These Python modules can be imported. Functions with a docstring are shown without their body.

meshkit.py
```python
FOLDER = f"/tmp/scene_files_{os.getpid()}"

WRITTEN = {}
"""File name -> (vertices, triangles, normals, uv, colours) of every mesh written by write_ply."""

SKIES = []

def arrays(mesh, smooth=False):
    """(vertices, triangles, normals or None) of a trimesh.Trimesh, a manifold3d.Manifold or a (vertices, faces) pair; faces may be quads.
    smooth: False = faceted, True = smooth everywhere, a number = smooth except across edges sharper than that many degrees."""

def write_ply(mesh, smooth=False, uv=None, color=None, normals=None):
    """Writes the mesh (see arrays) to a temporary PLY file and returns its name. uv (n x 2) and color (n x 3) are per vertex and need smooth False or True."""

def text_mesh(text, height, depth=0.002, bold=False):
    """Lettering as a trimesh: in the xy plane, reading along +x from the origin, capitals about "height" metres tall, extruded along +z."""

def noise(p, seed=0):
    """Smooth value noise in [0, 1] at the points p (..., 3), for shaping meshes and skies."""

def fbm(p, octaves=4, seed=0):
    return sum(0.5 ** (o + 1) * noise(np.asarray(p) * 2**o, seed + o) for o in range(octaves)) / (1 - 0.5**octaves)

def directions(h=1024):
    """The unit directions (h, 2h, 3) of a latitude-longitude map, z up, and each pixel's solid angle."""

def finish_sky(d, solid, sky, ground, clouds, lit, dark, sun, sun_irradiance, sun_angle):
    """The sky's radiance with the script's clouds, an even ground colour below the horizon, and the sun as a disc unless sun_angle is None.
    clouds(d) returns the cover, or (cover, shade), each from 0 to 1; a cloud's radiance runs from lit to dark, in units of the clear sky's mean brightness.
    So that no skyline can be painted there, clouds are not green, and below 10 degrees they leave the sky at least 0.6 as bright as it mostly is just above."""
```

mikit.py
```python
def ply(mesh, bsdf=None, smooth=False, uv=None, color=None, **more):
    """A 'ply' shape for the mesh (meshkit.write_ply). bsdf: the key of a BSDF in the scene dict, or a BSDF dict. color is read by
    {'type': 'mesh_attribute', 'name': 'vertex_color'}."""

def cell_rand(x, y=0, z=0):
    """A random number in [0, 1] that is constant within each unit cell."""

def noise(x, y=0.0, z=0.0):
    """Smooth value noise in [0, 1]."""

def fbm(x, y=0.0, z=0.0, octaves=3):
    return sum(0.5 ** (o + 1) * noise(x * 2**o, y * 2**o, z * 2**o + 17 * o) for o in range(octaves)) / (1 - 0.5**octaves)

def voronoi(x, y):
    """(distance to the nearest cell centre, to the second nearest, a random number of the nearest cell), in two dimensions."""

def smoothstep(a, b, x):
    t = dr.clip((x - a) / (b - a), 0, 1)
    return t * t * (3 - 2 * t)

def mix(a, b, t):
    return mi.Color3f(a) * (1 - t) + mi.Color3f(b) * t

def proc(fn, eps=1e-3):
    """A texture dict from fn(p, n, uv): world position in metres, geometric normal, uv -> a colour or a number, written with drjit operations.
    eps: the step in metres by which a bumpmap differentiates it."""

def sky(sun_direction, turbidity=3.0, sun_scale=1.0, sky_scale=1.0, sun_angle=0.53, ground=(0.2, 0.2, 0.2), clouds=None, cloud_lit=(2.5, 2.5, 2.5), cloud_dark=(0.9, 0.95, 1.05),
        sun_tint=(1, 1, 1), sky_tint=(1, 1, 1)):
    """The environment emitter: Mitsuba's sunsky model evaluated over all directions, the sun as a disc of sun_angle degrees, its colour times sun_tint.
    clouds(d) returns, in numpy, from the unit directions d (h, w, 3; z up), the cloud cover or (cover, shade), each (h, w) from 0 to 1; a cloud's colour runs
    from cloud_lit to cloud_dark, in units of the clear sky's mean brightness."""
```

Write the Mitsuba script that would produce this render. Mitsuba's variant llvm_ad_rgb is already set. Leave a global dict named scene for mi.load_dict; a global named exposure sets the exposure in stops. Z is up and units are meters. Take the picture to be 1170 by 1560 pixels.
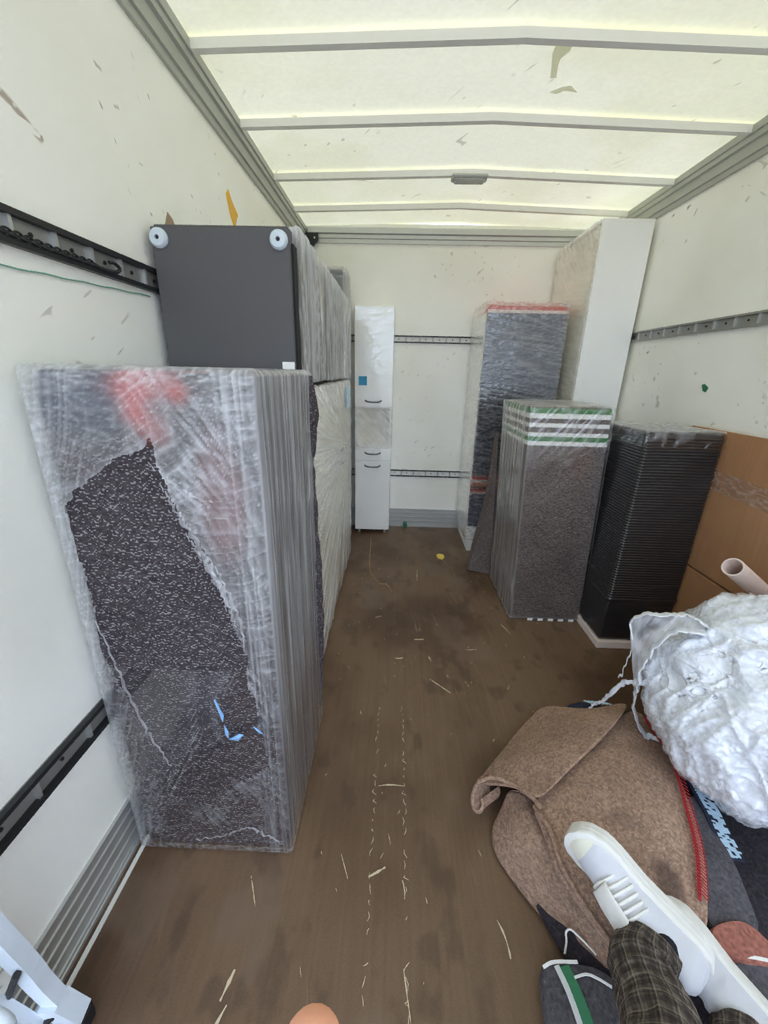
import math, random
import numpy as np, trimesh, mitsuba as mi, mikit, meshkit
import drjit as dr
import manifold3d as m3
from shapely.geometry import Polygon
from shapely import contains_xy
from scipy.spatial import Delaunay
from scipy.interpolate import RBFInterpolator
from mikit import proc, noise, fbm, smoothstep, mix
random.seed(3); rng = np.random.default_rng(7)
T = mi.ScalarTransform4f
scene, labels = {}, {}

# ---------------------------------------------------------------- camera, light, exposure
yaw, pitch, roll = np.radians([-1.266, 19.286, 1.329])
fw = np.array([np.sin(yaw)*np.cos(pitch), np.cos(yaw)*np.cos(pitch), -np.sin(pitch)])
rt = np.cross(fw, [0, 0, 1]); rt /= np.linalg.norm(rt); up = np.cross(rt, fw)
rt = rt*np.cos(roll)+up*np.sin(roll); up = np.cross(rt, fw)
EYE = np.array([0, 0, 1.26])
scene['camera'] = {'type': 'perspective', 'fov': float(np.degrees(2*np.arctan(585/610))), 'fov_axis': 'x', 'near_clip': 0.02, 'far_clip': 200,
                   'to_world': T().look_at(origin=EYE.tolist(), target=(EYE+fw).tolist(), up=up.tolist())}
scene['sky'] = mikit.sky(sun_direction=(0.25, 0.45, 0.85), turbidity=3.5, sun_scale=.35, sky_scale=1.7, sky_tint=(.99, 1.0, 1.04), ground=(0.38, 0.38, 0.38),
    clouds=lambda d: (.75*np.clip((meshkit.fbm(d*np.array([3, 3, 6.0]), 4, 2)-.32)*5, 0, 1), .15), cloud_lit=(2.3, 2.5, 2.8), cloud_dark=(1.1, 1.2, 1.4))
exposure = 2.85

# ---------------------------------------------------------------- helpers
def srgb(r, g, b):
    c = np.array([r, g, b])/255.0
    return tuple(float(v) for v in np.where(c < .04045, c/12.92, ((c+.055)/1.055)**2.4))
def rgb(c): return {'type': 'rgb', 'value': list(map(float, c))}
def key_for(name):
    if name not in scene: return name
    k = 1
    while f'{name}_{k:03d}' in scene: k += 1
    return f'{name}_{k:03d}'
THINGS = set()
def thing(name, label, cat, group=None):
    k, n = name, 0
    while k in THINGS or k in labels:
        n += 1; k = f'{name}_{n:03d}'
    THINGS.add(k); labels[k] = {'label': label, 'category': cat}
    if group: labels[k]['group'] = group
    return k
def add(name, mesh, mat, parent=None, smooth=False, uv=None, label=None, kind=None, color=None):
    k = key_for((parent+'__' if parent else '')+name)
    scene[k] = mikit.ply(mesh, 'material_'+mat, smooth=smooth, uv=uv, color=color)
    d = {}
    if label: d['label'] = label
    if kind: d['kind'] = kind
    if d: labels[k] = d
    return k
def single(name, mesh, mat, label, cat, group=None, smooth=False, uv=None):
    k = thing(name, label, cat, group); scene[k] = mikit.ply(mesh, 'material_'+mat, smooth=smooth, uv=uv); return k
def struct(name, mesh, mat, label=None, smooth=False, uv=None):
    scene[name] = mikit.ply(mesh, 'material_'+mat, smooth=smooth, uv=uv); labels[name] = {'kind': 'structure'}
    if label: labels[name]['label'] = label
    return name
cat_ = trimesh.util.concatenate
def box(x0, x1, y0, y1, z0, z1, b=0.0):
    if b <= 0:
        return trimesh.creation.box(bounds=[[x0, y0, z0], [x1, y1, z1]])
    pts = []
    for x, sx in ((x0, 1), (x1, -1)):
        for y, sy in ((y0, 1), (y1, -1)):
            for z, sz in ((z0, 1), (z1, -1)):
                pts += [(x, y+sy*b, z+sz*b), (x+sx*b, y, z+sz*b), (x+sx*b, y+sy*b, z)]
    return trimesh.convex.convex_hull(np.array(pts))
def tube(pts, r, sides=8, flat=None):
    """a swept tube along pts, radius r (number or per point); closed ends"""
    p = np.asarray(pts, float); n = len(p); r = np.broadcast_to(r, (n,)).astype(float)
    t = np.gradient(p, axis=0); t /= np.linalg.norm(t, axis=1, keepdims=True)+1e-12
    a = np.cross(t[0], [0.13, 0.21, 1.0]); a /= np.linalg.norm(a)
    A = []
    for i in range(n):
        a = a-t[i]*(a@t[i]); a /= np.linalg.norm(a)+1e-12; A.append(a)
    A = np.array(A); B = np.cross(t, A); ang = np.arange(sides)*2*np.pi/sides
    f = 1.0 if flat is None else flat
    v = p[:, None]+r[:, None, None]*(np.cos(ang)[None, :, None]*A[:, None]+f*np.sin(ang)[None, :, None]*B[:, None])
    v = np.vstack([v.reshape(-1, 3), p[:1], p[-1:]]); F = []
    for i in range(n-1):
        for j in range(sides):
            q = [i*sides+j, i*sides+(j+1) % sides, (i+1)*sides+(j+1) % sides, (i+1)*sides+j]
            F += [[q[0], q[1], q[2]], [q[0], q[2], q[3]]]
    for j in range(sides):
        F += [[n*sides, (j+1) % sides, j], [n*sides+1, (n-1)*sides+j, (n-1)*sides+(j+1) % sides]]
    return trimesh.Trimesh(v, F, process=False)
def curve(pts, k=4):
    """Catmull-Rom resampling"""
    p = np.asarray(pts, float); q = np.vstack([2*p[0]-p[1], p, 2*p[-1]-p[-2]]); o = []
    for i in range(1, len(q)-2):
        for s in np.linspace(0, 1, k, endpoint=False):
            o.append(.5*((2*q[i])+(-q[i-1]+q[i+1])*s+(2*q[i-1]-5*q[i]+4*q[i+1]-q[i+2])*s*s+(-q[i-1]+3*q[i]-3*q[i+1]+q[i+2])*s**3))
    return np.array(o+[p[-1]])
def hull_chain(joints, radii):
    """manifold of bones: hull of the spheres at neighbouring joints"""
    S = [trimesh.creation.icosphere(2, r).apply_translation(j).vertices for j, r in zip(joints, radii)]
    out = None
    for a, b in zip(S[:-1], S[1:]):
        h = m3.Manifold.hull_points(np.vstack([a, b])); out = h if out is None else out+h
    return out
def to_tm(m, edge=None, taubin=0):
    if edge: m = m.refine_to_length(edge)
    q = m.to_mesh(); t = trimesh.Trimesh(q.vert_properties[:, :3], q.tri_verts, process=True)
    if taubin: trimesh.smoothing.filter_taubin(t, iterations=taubin)
    return t
def nz(a, b, seed=0, c=None): return meshkit.noise(np.stack([a, b, np.zeros_like(a) if c is None else c], -1), seed)
def rid(a, b, p=3, seed=0): return (1-np.abs(2*nz(a, b, seed)-1))**p
def sst(a, b, x):
    t = np.clip((x-a)/(b-a), 0, 1); return t*t*(3-2*t)
def wrap(x0, x1, y0, y1, z0, z1, r, res, disp=None, zres=None, top=True, bottom=True, round_top=True):
    """A skin round a box: corner-rounded loop x height, with caps. disp(P, N, s) moves it outwards. Returns (mesh, P, N, s) of the undisplaced skin."""
    loop, nor = [], []
    def arc(cx, cy, a0):
        for a in np.linspace(a0, a0+np.pi/2, 6):
            loop.append((cx+r*np.cos(a), cy+r*np.sin(a))); nor.append((np.cos(a), np.sin(a)))
    def seg(a, b, n):
        L = np.hypot(b[0]-a[0], b[1]-a[1]); k = max(int(L/res), 1)
        for i in range(1, k): loop.append((a[0]+(b[0]-a[0])*i/k, a[1]+(b[1]-a[1])*i/k)); nor.append(n)
    seg((x0+r, y0), (x1-r, y0), (0, -1)); arc(x1-r, y0+r, -np.pi/2)
    seg((x1, y0+r), (x1, y1-r), (1, 0)); arc(x1-r, y1-r, 0)
    seg((x1-r, y1), (x0+r, y1), (0, 1)); arc(x0+r, y1-r, np.pi/2)
    seg((x0, y1-r), (x0, y0+r), (-1, 0)); arc(x0+r, y0+r, np.pi)
    loop, nor = np.array(loop), np.array(nor, float); n = len(loop)
    s = np.concatenate([[0], np.cumsum(np.linalg.norm(np.diff(loop, axis=0), axis=1))])
    c = np.array([(x0+x1)/2, (y0+y1)/2])
    rows, N, S = [], [], []
    zr = zres or res
    zs = np.arange(z0+r, z1-r+1e-9, zr)
    def ring(inset, z, nz_):
        q = loop-nor*inset; rows.append(np.column_stack([q, np.full(n, z)]))
        N.append(np.column_stack([nor*math.sqrt(max(1-nz_*nz_, 0)), np.full(n, nz_)])); S.append(s)
    def cap(sign, z):
        K = max(int(min(x1-x0, y1-y0)/2/res), 3)
        for k in range(1, K+1):
            f = 1-k/K
            q = c+(loop-nor*r-c)*f
            rows.append(np.column_stack([q, np.full(n, z)])); N.append(np.tile([0, 0, sign], (n, 1)).astype(float)); S.append(s)
    if bottom:
        K0 = len(rows); cap(-1, z0); rows[K0:] = rows[K0:][::-1]
    for a in np.linspace(-np.pi/2, 0, 4)[:-1]: ring(r*(1-np.cos(a)), z0+r+r*np.sin(a), np.sin(a))
    for z in zs: ring(0, z, 0)
    for a in np.linspace(0, np.pi/2, 4)[1:]: ring(r*(1-np.cos(a)), z1-r+r*np.sin(a), np.sin(a))
    if top: cap(1, z1)
    P = np.vstack(rows); NN = np.vstack(N); SS = np.concatenate(S); m = len(rows)
    i, j = np.meshgrid(np.arange(m-1), np.arange(n), indexing='ij'); jn = (j+1) % n
    q = np.stack([i*n+j, i*n+jn, (i+1)*n+jn, (i+1)*n+j], -1).reshape(-1, 4)
    F = np.vstack([q[:, [0, 1, 2]], q[:, [0, 2, 3]]])
    V = P if disp is None else P+NN*disp(P, NN, SS)[:, None]
    return trimesh.Trimesh(V, F, process=False), P, NN, SS
def add_film(t, m, haze, thr=.055, name='stretch_film'):
    """film where it is milky, and the plain clear sheet where it lies smooth"""
    hz = np.clip(np.asarray(haze, float), 0, .85); f = m.faces; fh = hz[f].mean(1)
    for sel, nm, mt in ((fh >= thr, name, 'film'), (fh < thr, 'clear_film', 'film_clear')):
        if sel.sum() < 40: continue
        ids, inv = np.unique(f[sel].ravel(), return_inverse=True)
        mm = trimesh.Trimesh(m.vertices[ids], inv.reshape(-1, 3), process=False)
        add(nm, mm, mt, t, smooth=True, uv=np.column_stack([hz[ids], 0*ids]))
def streaks(u, v, ang, fu, fv, p=5, seed=0):
    """thin lines running along direction ang in the (u, v) plane: fu per metre across them, fv along"""
    a, b = u*np.cos(ang)+v*np.sin(ang), -u*np.sin(ang)+v*np.cos(ang)
    return rid(b*fu, a*fv, p, seed)
def shift(m, M):
    m = m.copy(); m.apply_transform(M); return m
def tilt_y(a, pivot): return trimesh.transformations.rotation_matrix(a, [0, 1, 0], pivot)
def cloth(outline, inner=(), res=.008, th=.006, amp=.004, freq=14, seed=0, skirt=0.0, droop=0.0):
    """a sheet of fabric with thickness over a closed outline of 3-D points; skirt: lets its rim hang down to that height's depth"""
    o = np.asarray(outline, float)
    for _ in range(2):
        nx = np.roll(o, -1, 0); o = np.stack([.75*o+.25*nx, .25*o+.75*nx], 1).reshape(-1, 3)
    d = np.linalg.norm(np.diff(np.vstack([o, o[:1]]), axis=0), axis=1); cum = np.concatenate([[0], np.cumsum(d)])
    nb = max(int(cum[-1]/res), 12); tt = np.linspace(0, cum[-1], nb, endpoint=False)
    oo = np.vstack([o, o[:1]]); b = np.stack([np.interp(tt, cum, oo[:, k]) for k in range(3)], -1)
    poly = Polygon(b[:, :2]).buffer(0)
    ctrl = np.vstack([b[::4], np.asarray(inner, float).reshape(-1, 3)])
    f = RBFInterpolator(ctrl[:, :2], ctrl[:, 2], kernel='thin_plate_spline', smoothing=1e-5)
    x0, y0, x1, y1 = poly.bounds
    gx, gy = np.meshgrid(np.arange(x0, x1, res), np.arange(y0, y1, res)); g = np.column_stack([gx.ravel(), gy.ravel()])
    g = g[contains_xy(poly.buffer(-res*.6), g[:, 0], g[:, 1])]
    g = g+np.random.default_rng(seed).uniform(-.2, .2, g.shape)*res
    xy = np.vstack([b[:, :2], g]); z = np.concatenate([b[:, 2], f(g)])
    P3 = np.column_stack([xy, np.full(len(xy), .3*seed)])
    z = z+amp*(meshkit.fbm(P3*freq, 3, seed)-.5)*2
    tri = Delaunay(xy).simplices; ce = xy[tri].mean(1); tri = tri[contains_xy(poly, ce[:, 0], ce[:, 1])]
    a = xy[tri]; cr = (a[:, 1, 0]-a[:, 0, 0])*(a[:, 2, 1]-a[:, 0, 1])-(a[:, 1, 1]-a[:, 0, 1])*(a[:, 2, 0]-a[:, 0, 0])
    tri[cr < 0] = tri[cr < 0][:, ::-1]
    n = len(xy); topv = np.column_stack([xy, z]); V = [topv]; F = [tri]
    rim = np.arange(nb)
    if skirt:
        # the rim turns under: two further rings hang down
        cen = b[:, :2]-np.array(poly.representative_point().coords[0]); cen /= np.linalg.norm(cen, axis=1, keepdims=True)+1e-9
        prev = rim; cnt = n
        for fz, inn in ((.35, -.006), (.75, -.002), (1.0, .01)):
            zz = z[:nb]*(1-fz)+.003*fz if skirt < 0 else z[:nb]-skirt*fz
            V.append(np.column_stack([b[:, :2]-cen*inn, zz])); ids = np.arange(cnt, cnt+nb); cnt += nb
            for i in range(nb):
                j = (i+1) % nb
                F.append(np.array([[prev[i], ids[i], ids[j]], [prev[i], ids[j], prev[j]]]))
            prev = ids
        m = trimesh.Trimesh(np.vstack(V), np.vstack(F), process=False)
        ctr = len(m.vertices)
        return m
    bot = topv-[0, 0, th]; V.append(bot); F.append(tri[:, ::-1]+n)
    for i in range(nb):
        j = (i+1) % nb; F.append(np.array([[i, i+n, j+n], [i, j+n, j]]))
    m = trimesh.Trimesh(np.vstack(V), np.vstack(F), process=False); m.fix_normals(); return m

# ---------------------------------------------------------------- materials
def pr(c, rough=.6, metal=0.0, spec=.5, **k):
    return {'type': 'twosided', 'bsdf': {'type': 'principled', 'base_color': c if isinstance(c, dict) else rgb(c), 'roughness': rough, 'metallic': metal, 'specular': spec, **k}}
def mat(name, b): scene['material_'+name] = b; return name
def wall_fn(p, n, uv):
    u, v, w = p.x*9, p.y*9, p.z*9
    dirt = fbm(p.x*2.1+5, p.y*2.1, p.z*2.1)
    c = mix(srgb(244, 243, 236), srgb(236, 235, 225), smoothstep(.35, .7, dirt))
    # short scuffs: stretched noise, sparse
    k = noise(p.x*55+p.z*38, p.y*55+p.z*38, p.z*16-p.y*9-p.x*9)
    where = smoothstep(.56, .75, noise(p.x*5+3, p.y*5+9, p.z*5))
    s = smoothstep(.87, .96, k)*where+smoothstep(.88, .95, noise(p.x*30+p.y*17+p.z*20, p.z*60-p.y*40-p.x*40, 3.0))*.5*smoothstep(.66, .78, noise(p.x*3+1, p.y*3+2, p.z*3+5))
    c = mix(c, srgb(120, 112, 100), s*.75)
    # a long brown scrape on the left wall
    t_ = dr.clip((p.y-.79)/.14, 0, 1); dz = dr.abs(p.z-(1.722-.045*t_-.012*noise(p.y*40, 0.0, 1.0)))
    sc = (1-smoothstep(.003, .012, dz))*smoothstep(.42, .6, noise(p.y*70, p.z*120, 2.0))*dr.select((p.y > .77) & (p.y < .94) & (p.x < -.6), 1., 0.)
    return mix(c, srgb(132, 108, 88), sc*.7)
mat('wall_paint', pr(proc(wall_fn), .42, spec=.45))
def roof_fn(p, n, uv):
    d = fbm(p.x*3+2, p.y*3, 0.0); f = noise(p.x*90, p.y*90, 0)
    c = mix(srgb(245, 244, 220), srgb(238, 237, 208), smoothstep(.3, .7, d))
    c = c*(.97+.05*f)
    s = smoothstep(.9, .97, noise(p.x*40+p.y*25, p.y*14-p.x*9, 2.0))*smoothstep(.55, .75, noise(p.x*4, p.y*4, 5))
    return mix(c, srgb(150, 145, 120), s*.5)
mat('roof_fibreglass', {'type': 'principledthin', 'base_color': proc(roof_fn), 'roughness': .6, 'diff_trans': .36, 'spec_trans': 0.0, 'eta': 1.3})
def floor_fn(p, n, uv):
    a = fbm(p.x*3.2, p.y*2.2, 1.0, octaves=4)
    c = mix(srgb(113, 90, 70), srgb(90, 68, 51), smoothstep(.3, .72, a))
    sm = fbm(p.x*17, p.y*11, 4.0)
    c = mix(c, srgb(58, 45, 36), smoothstep(.58, .8, sm)*.32)
    gr = noise(p.x*140, p.y*4.0, 2.0)
    c = c*(.94+.12*gr)
    g2 = noise(p.x*700, p.y*700, 2.0)
    c = c*(.9+.2*g2)
    scr = smoothstep(.9, .97, noise(p.x*210+p.y*40, p.y*5.0-p.x*6, 7.0))*smoothstep(.5, .75, noise(p.x*6, p.y*3, 8.0))
    c = mix(c, srgb(150, 132, 112), scr*.35)
    pale = smoothstep(.62, .8, fbm(p.x*7+4, p.y*5, 12.0))
    return mix(c, srgb(128, 112, 98), pale*.25)
def floor_rough(p, n, uv): return .42+.25*fbm(p.x*9, p.y*6, 3.0)
mat('floor_board', pr(proc(floor_fn), proc(floor_rough), spec=.4))
mat('aluminium', pr(srgb(196, 198, 196), .42, .75))
mat('aluminium_dull', pr(srgb(178, 180, 172), .5, .45))
mat('bow_metal', pr(srgb(232, 232, 226), .5, .1))
mat('black_paint', pr(srgb(30, 31, 33), .45))
mat('black_rubber', pr(srgb(22, 22, 24), .7))
mat('rail_grey', pr(srgb(150, 150, 145), .4, .5))
mat('rail_white', pr(srgb(222, 222, 216), .45))
mat('lamp_plastic', pr(srgb(176, 178, 172), .35))
mat('white_panel', pr(srgb(240, 240, 238), .3, spec=.5))
mat('cream_panel', pr(srgb(226, 222, 208), .45))
mat('white_gloss', pr(srgb(243, 243, 240), .15, clearcoat=.6))
mat('dark_panel', pr(srgb(84, 83, 84), .55, spec=.35))
mat('foot_plastic', pr(srgb(196, 207, 216), .35))
mat('chrome', {'type': 'roughconductor', 'material': 'Cr', 'alpha': .12})
mat('handle_dark', pr(srgb(92, 92, 96), .25, .9))
mat('sticker_blue', pr(srgb(62, 150, 190), .7))
mat('paper_white', pr(srgb(236, 236, 232), .8))
mat('paper_pale_blue', pr(srgb(176, 205, 224), .8))
mat('pine_wood', pr(srgb(205, 178, 140), .7))
mat('base_board', pr(srgb(226, 212, 204), .6))
mat('tube_card', pr(srgb(214, 196, 186), .75))
mat('tube_inner', pr(srgb(196, 178, 168), .85))
mat('straw_pale', pr(srgb(206, 190, 160), .8))
mat('straw_tan', pr(srgb(176, 142, 102), .8))
mat('yellow_paper', pr(srgb(226, 196, 96), .8))
mat('yellow_tape', pr(srgb(226, 176, 60), .6))
mat('brown_tape', pr(srgb(150, 128, 104), .6))
mat('green_cord', pr(srgb(112, 156, 140), .7))
mat('green_plastic', pr(srgb(40, 110, 82), .5))
mat('chain_steel', pr(srgb(52, 52, 54), .4, .6))
def felt(base, fleck, dens=.74, fs=330.0, amount=.8, extra=None, second=None):
    def fn(p, n, uv):
        a = noise(p.x*fs, p.y*fs, p.z*fs*1.15); b = noise(p.x*fs*.45+7, p.y*fs*.45, p.z*fs*.6); l = fbm(p.x*11, p.y*11, p.z*11)
        c = mi.Color3f(base)*(.72+.56*l)*(.65+.7*b)
        if second is not None: c = mix(c, second, smoothstep(.5, .8, noise(p.x*fs*.5, p.y*fs*.5+3, p.z*fs*.5))*.6)
        c = mix(c, fleck, smoothstep(dens, dens+.16, a)*amount)
        return c if extra is None else extra(c, p, n)
    return {'type': 'twosided', 'bsdf': {'type': 'principled', 'base_color': proc(fn), 'roughness': .95, 'specular': .15, 'sheen': .3}}
def red_patch(c, p, n):
    d = dr.sqrt(dr.square((p.x+.45+.12*(fbm(p.x*9, p.y*9, p.z*9)-.5)*2)/.11)+dr.square((p.z-1.2+.1*(fbm(p.x*7, p.y*7, p.z*7+4)-.5)*2)/.1))
    c = mix(c, srgb(184, 62, 57), (1-smoothstep(.4, 1.12, d))*.9)
    d2 = dr.sqrt(dr.square((p.x+.33)/.06)+dr.square((p.z-1.02)/.16))
    c = mix(c, srgb(120, 62, 60), (1-smoothstep(.4, 1.1, d2))*.6)
    e = smoothstep(1.12, 1.2, p.z+.1*(fbm(p.x*9, 2.0, p.z*9)-.5))*(1-smoothstep(-.53, -.47, p.x))
    return mix(c, srgb(44, 58, 78), e*.85)
mat('felt_charcoal', felt(srgb(66, 60, 63), srgb(158, 154, 156), .63, 260, .65, red_patch, srgb(46, 42, 46)))
def stain(c, p, n):
    d = dr.sqrt(dr.square((p.x-.655)/.045)+dr.square((p.y-.60)/.05))+.6*(fbm(p.x*30, p.y*30, 1.0)-.5)
    e = dr.sqrt(dr.square((p.x-.60)/.05)+dr.square((p.y-.72)/.03))+.6*(fbm(p.x*30, p.y*30, 5.0)-.5)
    return mix(mix(c, srgb(66, 54, 50), (1-smoothstep(.4, 1.1, d))*.7), srgb(92, 78, 70), (1-smoothstep(.3, 1.1, e))*.4)
mat('felt_brown', felt(srgb(150, 123, 105), srgb(188, 164, 147), .62, 380, .45, stain, srgb(118, 97, 86)))
mat('felt_navy', felt(srgb(55, 51, 56), srgb(112, 110, 116), .78, 420, .35))
mat('felt_grey', felt(srgb(84, 82, 86), srgb(140, 140, 144), .78, 420, .4))
mat('felt_pink', felt(srgb(150, 98, 86), srgb(176, 132, 120), .74, 420, .4))
def stripes(c, p, n):
    w, g = srgb(226, 226, 222), srgb(72, 122, 76)
    for a, b, col in ((1.097, 1.12, g), (1.074, 1.097, w), (1.034, 1.053, w), (.992, 1.01, w), (.970, .992, g), (.95, .970, w)):
        c = mix(c, col, dr.select((p.z > a) & (p.z < b), .92, 0.))
    return c
mat('felt_striped', felt(srgb(104, 94, 90), srgb(180, 170, 166), .70, 260, .55, stripes, srgb(70, 62, 60)))
def redline(c, p, n):
    r, o, w = srgb(204, 74, 50), srgb(214, 130, 80), srgb(232, 214, 204)
    for a, b, col in ((1.638, 1.672, r), (1.620, 1.638, w), (.555, .585, r), (.535, .555, w), (.508, .535, o), (.488, .508, srgb(110, 70, 50)), (.468, .488, r), (.452, .468, w)):
        c = mix(c, col, dr.select((p.z > a) & (p.z < b), .9, 0.))
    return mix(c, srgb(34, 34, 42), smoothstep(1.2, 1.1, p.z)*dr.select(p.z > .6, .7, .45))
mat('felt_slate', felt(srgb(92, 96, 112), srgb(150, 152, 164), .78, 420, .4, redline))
mat('felt_bundle', felt(srgb(120, 118, 120), srgb(160, 160, 160), .76, 420, .4))
def card_fn(p, n, uv):
    f = noise(p.y*240, p.z*9, p.x*240); l = fbm(p.x*5, p.y*5, p.z*5)
    return mix(srgb(178, 134, 98), srgb(160, 116, 82), l)*(.94+.1*f)
mat('cardboard', pr(proc(card_fn), .75, spec=.25))
mat('card_edge', pr(srgb(112, 80, 56), .9))
# clear stretch film: a thin clear sheet that scatters where layers bunch up (uv.x = how milky)
def haze_fn(p, n, uv): return uv.x
mat('film', {'type': 'blendbsdf', 'weight': proc(haze_fn), 'clear': {'type': 'thindielectric', 'int_ior': 1.5},
             'milky': {'type': 'principledthin', 'base_color': rgb((.9, .91, .93)), 'roughness': .25, 'diff_trans': .9, 'spec_trans': 0.0, 'eta': 1.5}})
mat('film_clear', {'type': 'thindielectric', 'int_ior': 1.45})
mat('tape_clear', {'type': 'principledthin', 'base_color': rgb(srgb(236, 236, 226)), 'roughness': .4, 'diff_trans': 1.75, 'spec_trans': 0.0, 'eta': 1.4})
mat('film_white', pr((.70, .725, .76), .25, spec=.6, clearcoat=.5, clearcoat_gloss=.9))
mat('black_film', pr(srgb(34, 34, 36), .2, spec=.7, clearcoat=.6))

# ---------------------------------------------------------------- the van body
WL, WR, WB, YF = -.69, 1.385, 3.25, -.45     # left, right, back wall; rear opening
ZS, ZA, XA = 2.20, 2.235, .35                  # roof height at the sides and at the ridge, the ridge's x
struct('floor', box(WL-.03, WR+.03, YF, WB+.03, -.03, 0), 'floor_board')
struct('wall_left', box(WL-.03, WL, YF, WB+.03, 0, ZS+.02), 'wall_paint')
struct('wall_right', box(WR, WR+.03, YF, WB+.03, 0, ZS+.02), 'wall_paint')
struct('wall_back', box(WL, WR, WB, WB+.03, 0, ZS+.02), 'wall_paint')
yy = np.linspace(YF, WB+.03, 60); xx = np.array([WL-.03, *np.linspace(WL, XA, 12), *np.linspace(XA, WR, 13)[1:], WR+.03])
gx, gy = np.meshgrid(xx, yy, indexing='ij')
gz = np.where(gx < XA, ZS+(ZA-ZS)*(gx-WL)/(XA-WL), ZS+(ZA-ZS)*(WR-gx)/(WR-XA))+.004*(meshkit.fbm(np.stack([gx*3, gy*3, gx*0], -1))-.5)
i, j = np.meshgrid(np.arange(len(xx)-1), np.arange(len(yy)-1), indexing='ij'); k = len(yy)
q = np.stack([i*k+j, i*k+j+1, (i+1)*k+j+1, (i+1)*k+j], -1).reshape(-1, 4)
struct('ceiling', (np.stack([gx, gy, gz], -1).reshape(-1, 3), q), 'roof_fibreglass', smooth=20)
def bow(y):
    w, h = .026, .026
    pts = [(WL+.02, 2.165), (XA-.02, 2.194), (XA, 2.195), (XA+.02, 2.194), (WR-.02, 2.165)]
    out = []
    for (xa, za), (xb, zb) in zip(pts[:-1], pts[1:]):
        v = [(x, yy_, z+dz) for x, z in ((xa, za), (xb, zb)) for yy_ in (y, y+w) for dz in (0, h)]
        out.append(trimesh.convex.convex_hull(np.array(v)))
    return cat_(out)
for y in (1.58, 1.99, 2.45, 2.87, 1.14, .71, .28, -.15, -.42):
    add('roof_bow', bow(y), 'bow_metal', 'ceiling')
def extrude_y(profile, y0, y1):
    m = trimesh.creation.extrude_polygon(Polygon(profile), y1-y0, engine='earcut')   # profile (x, z)
    v = m.vertices.copy(); m.vertices = np.column_stack([v[:, 0], y0+v[:, 2], v[:, 1]]); m.invert(); m.fix_normals(); return m
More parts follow.
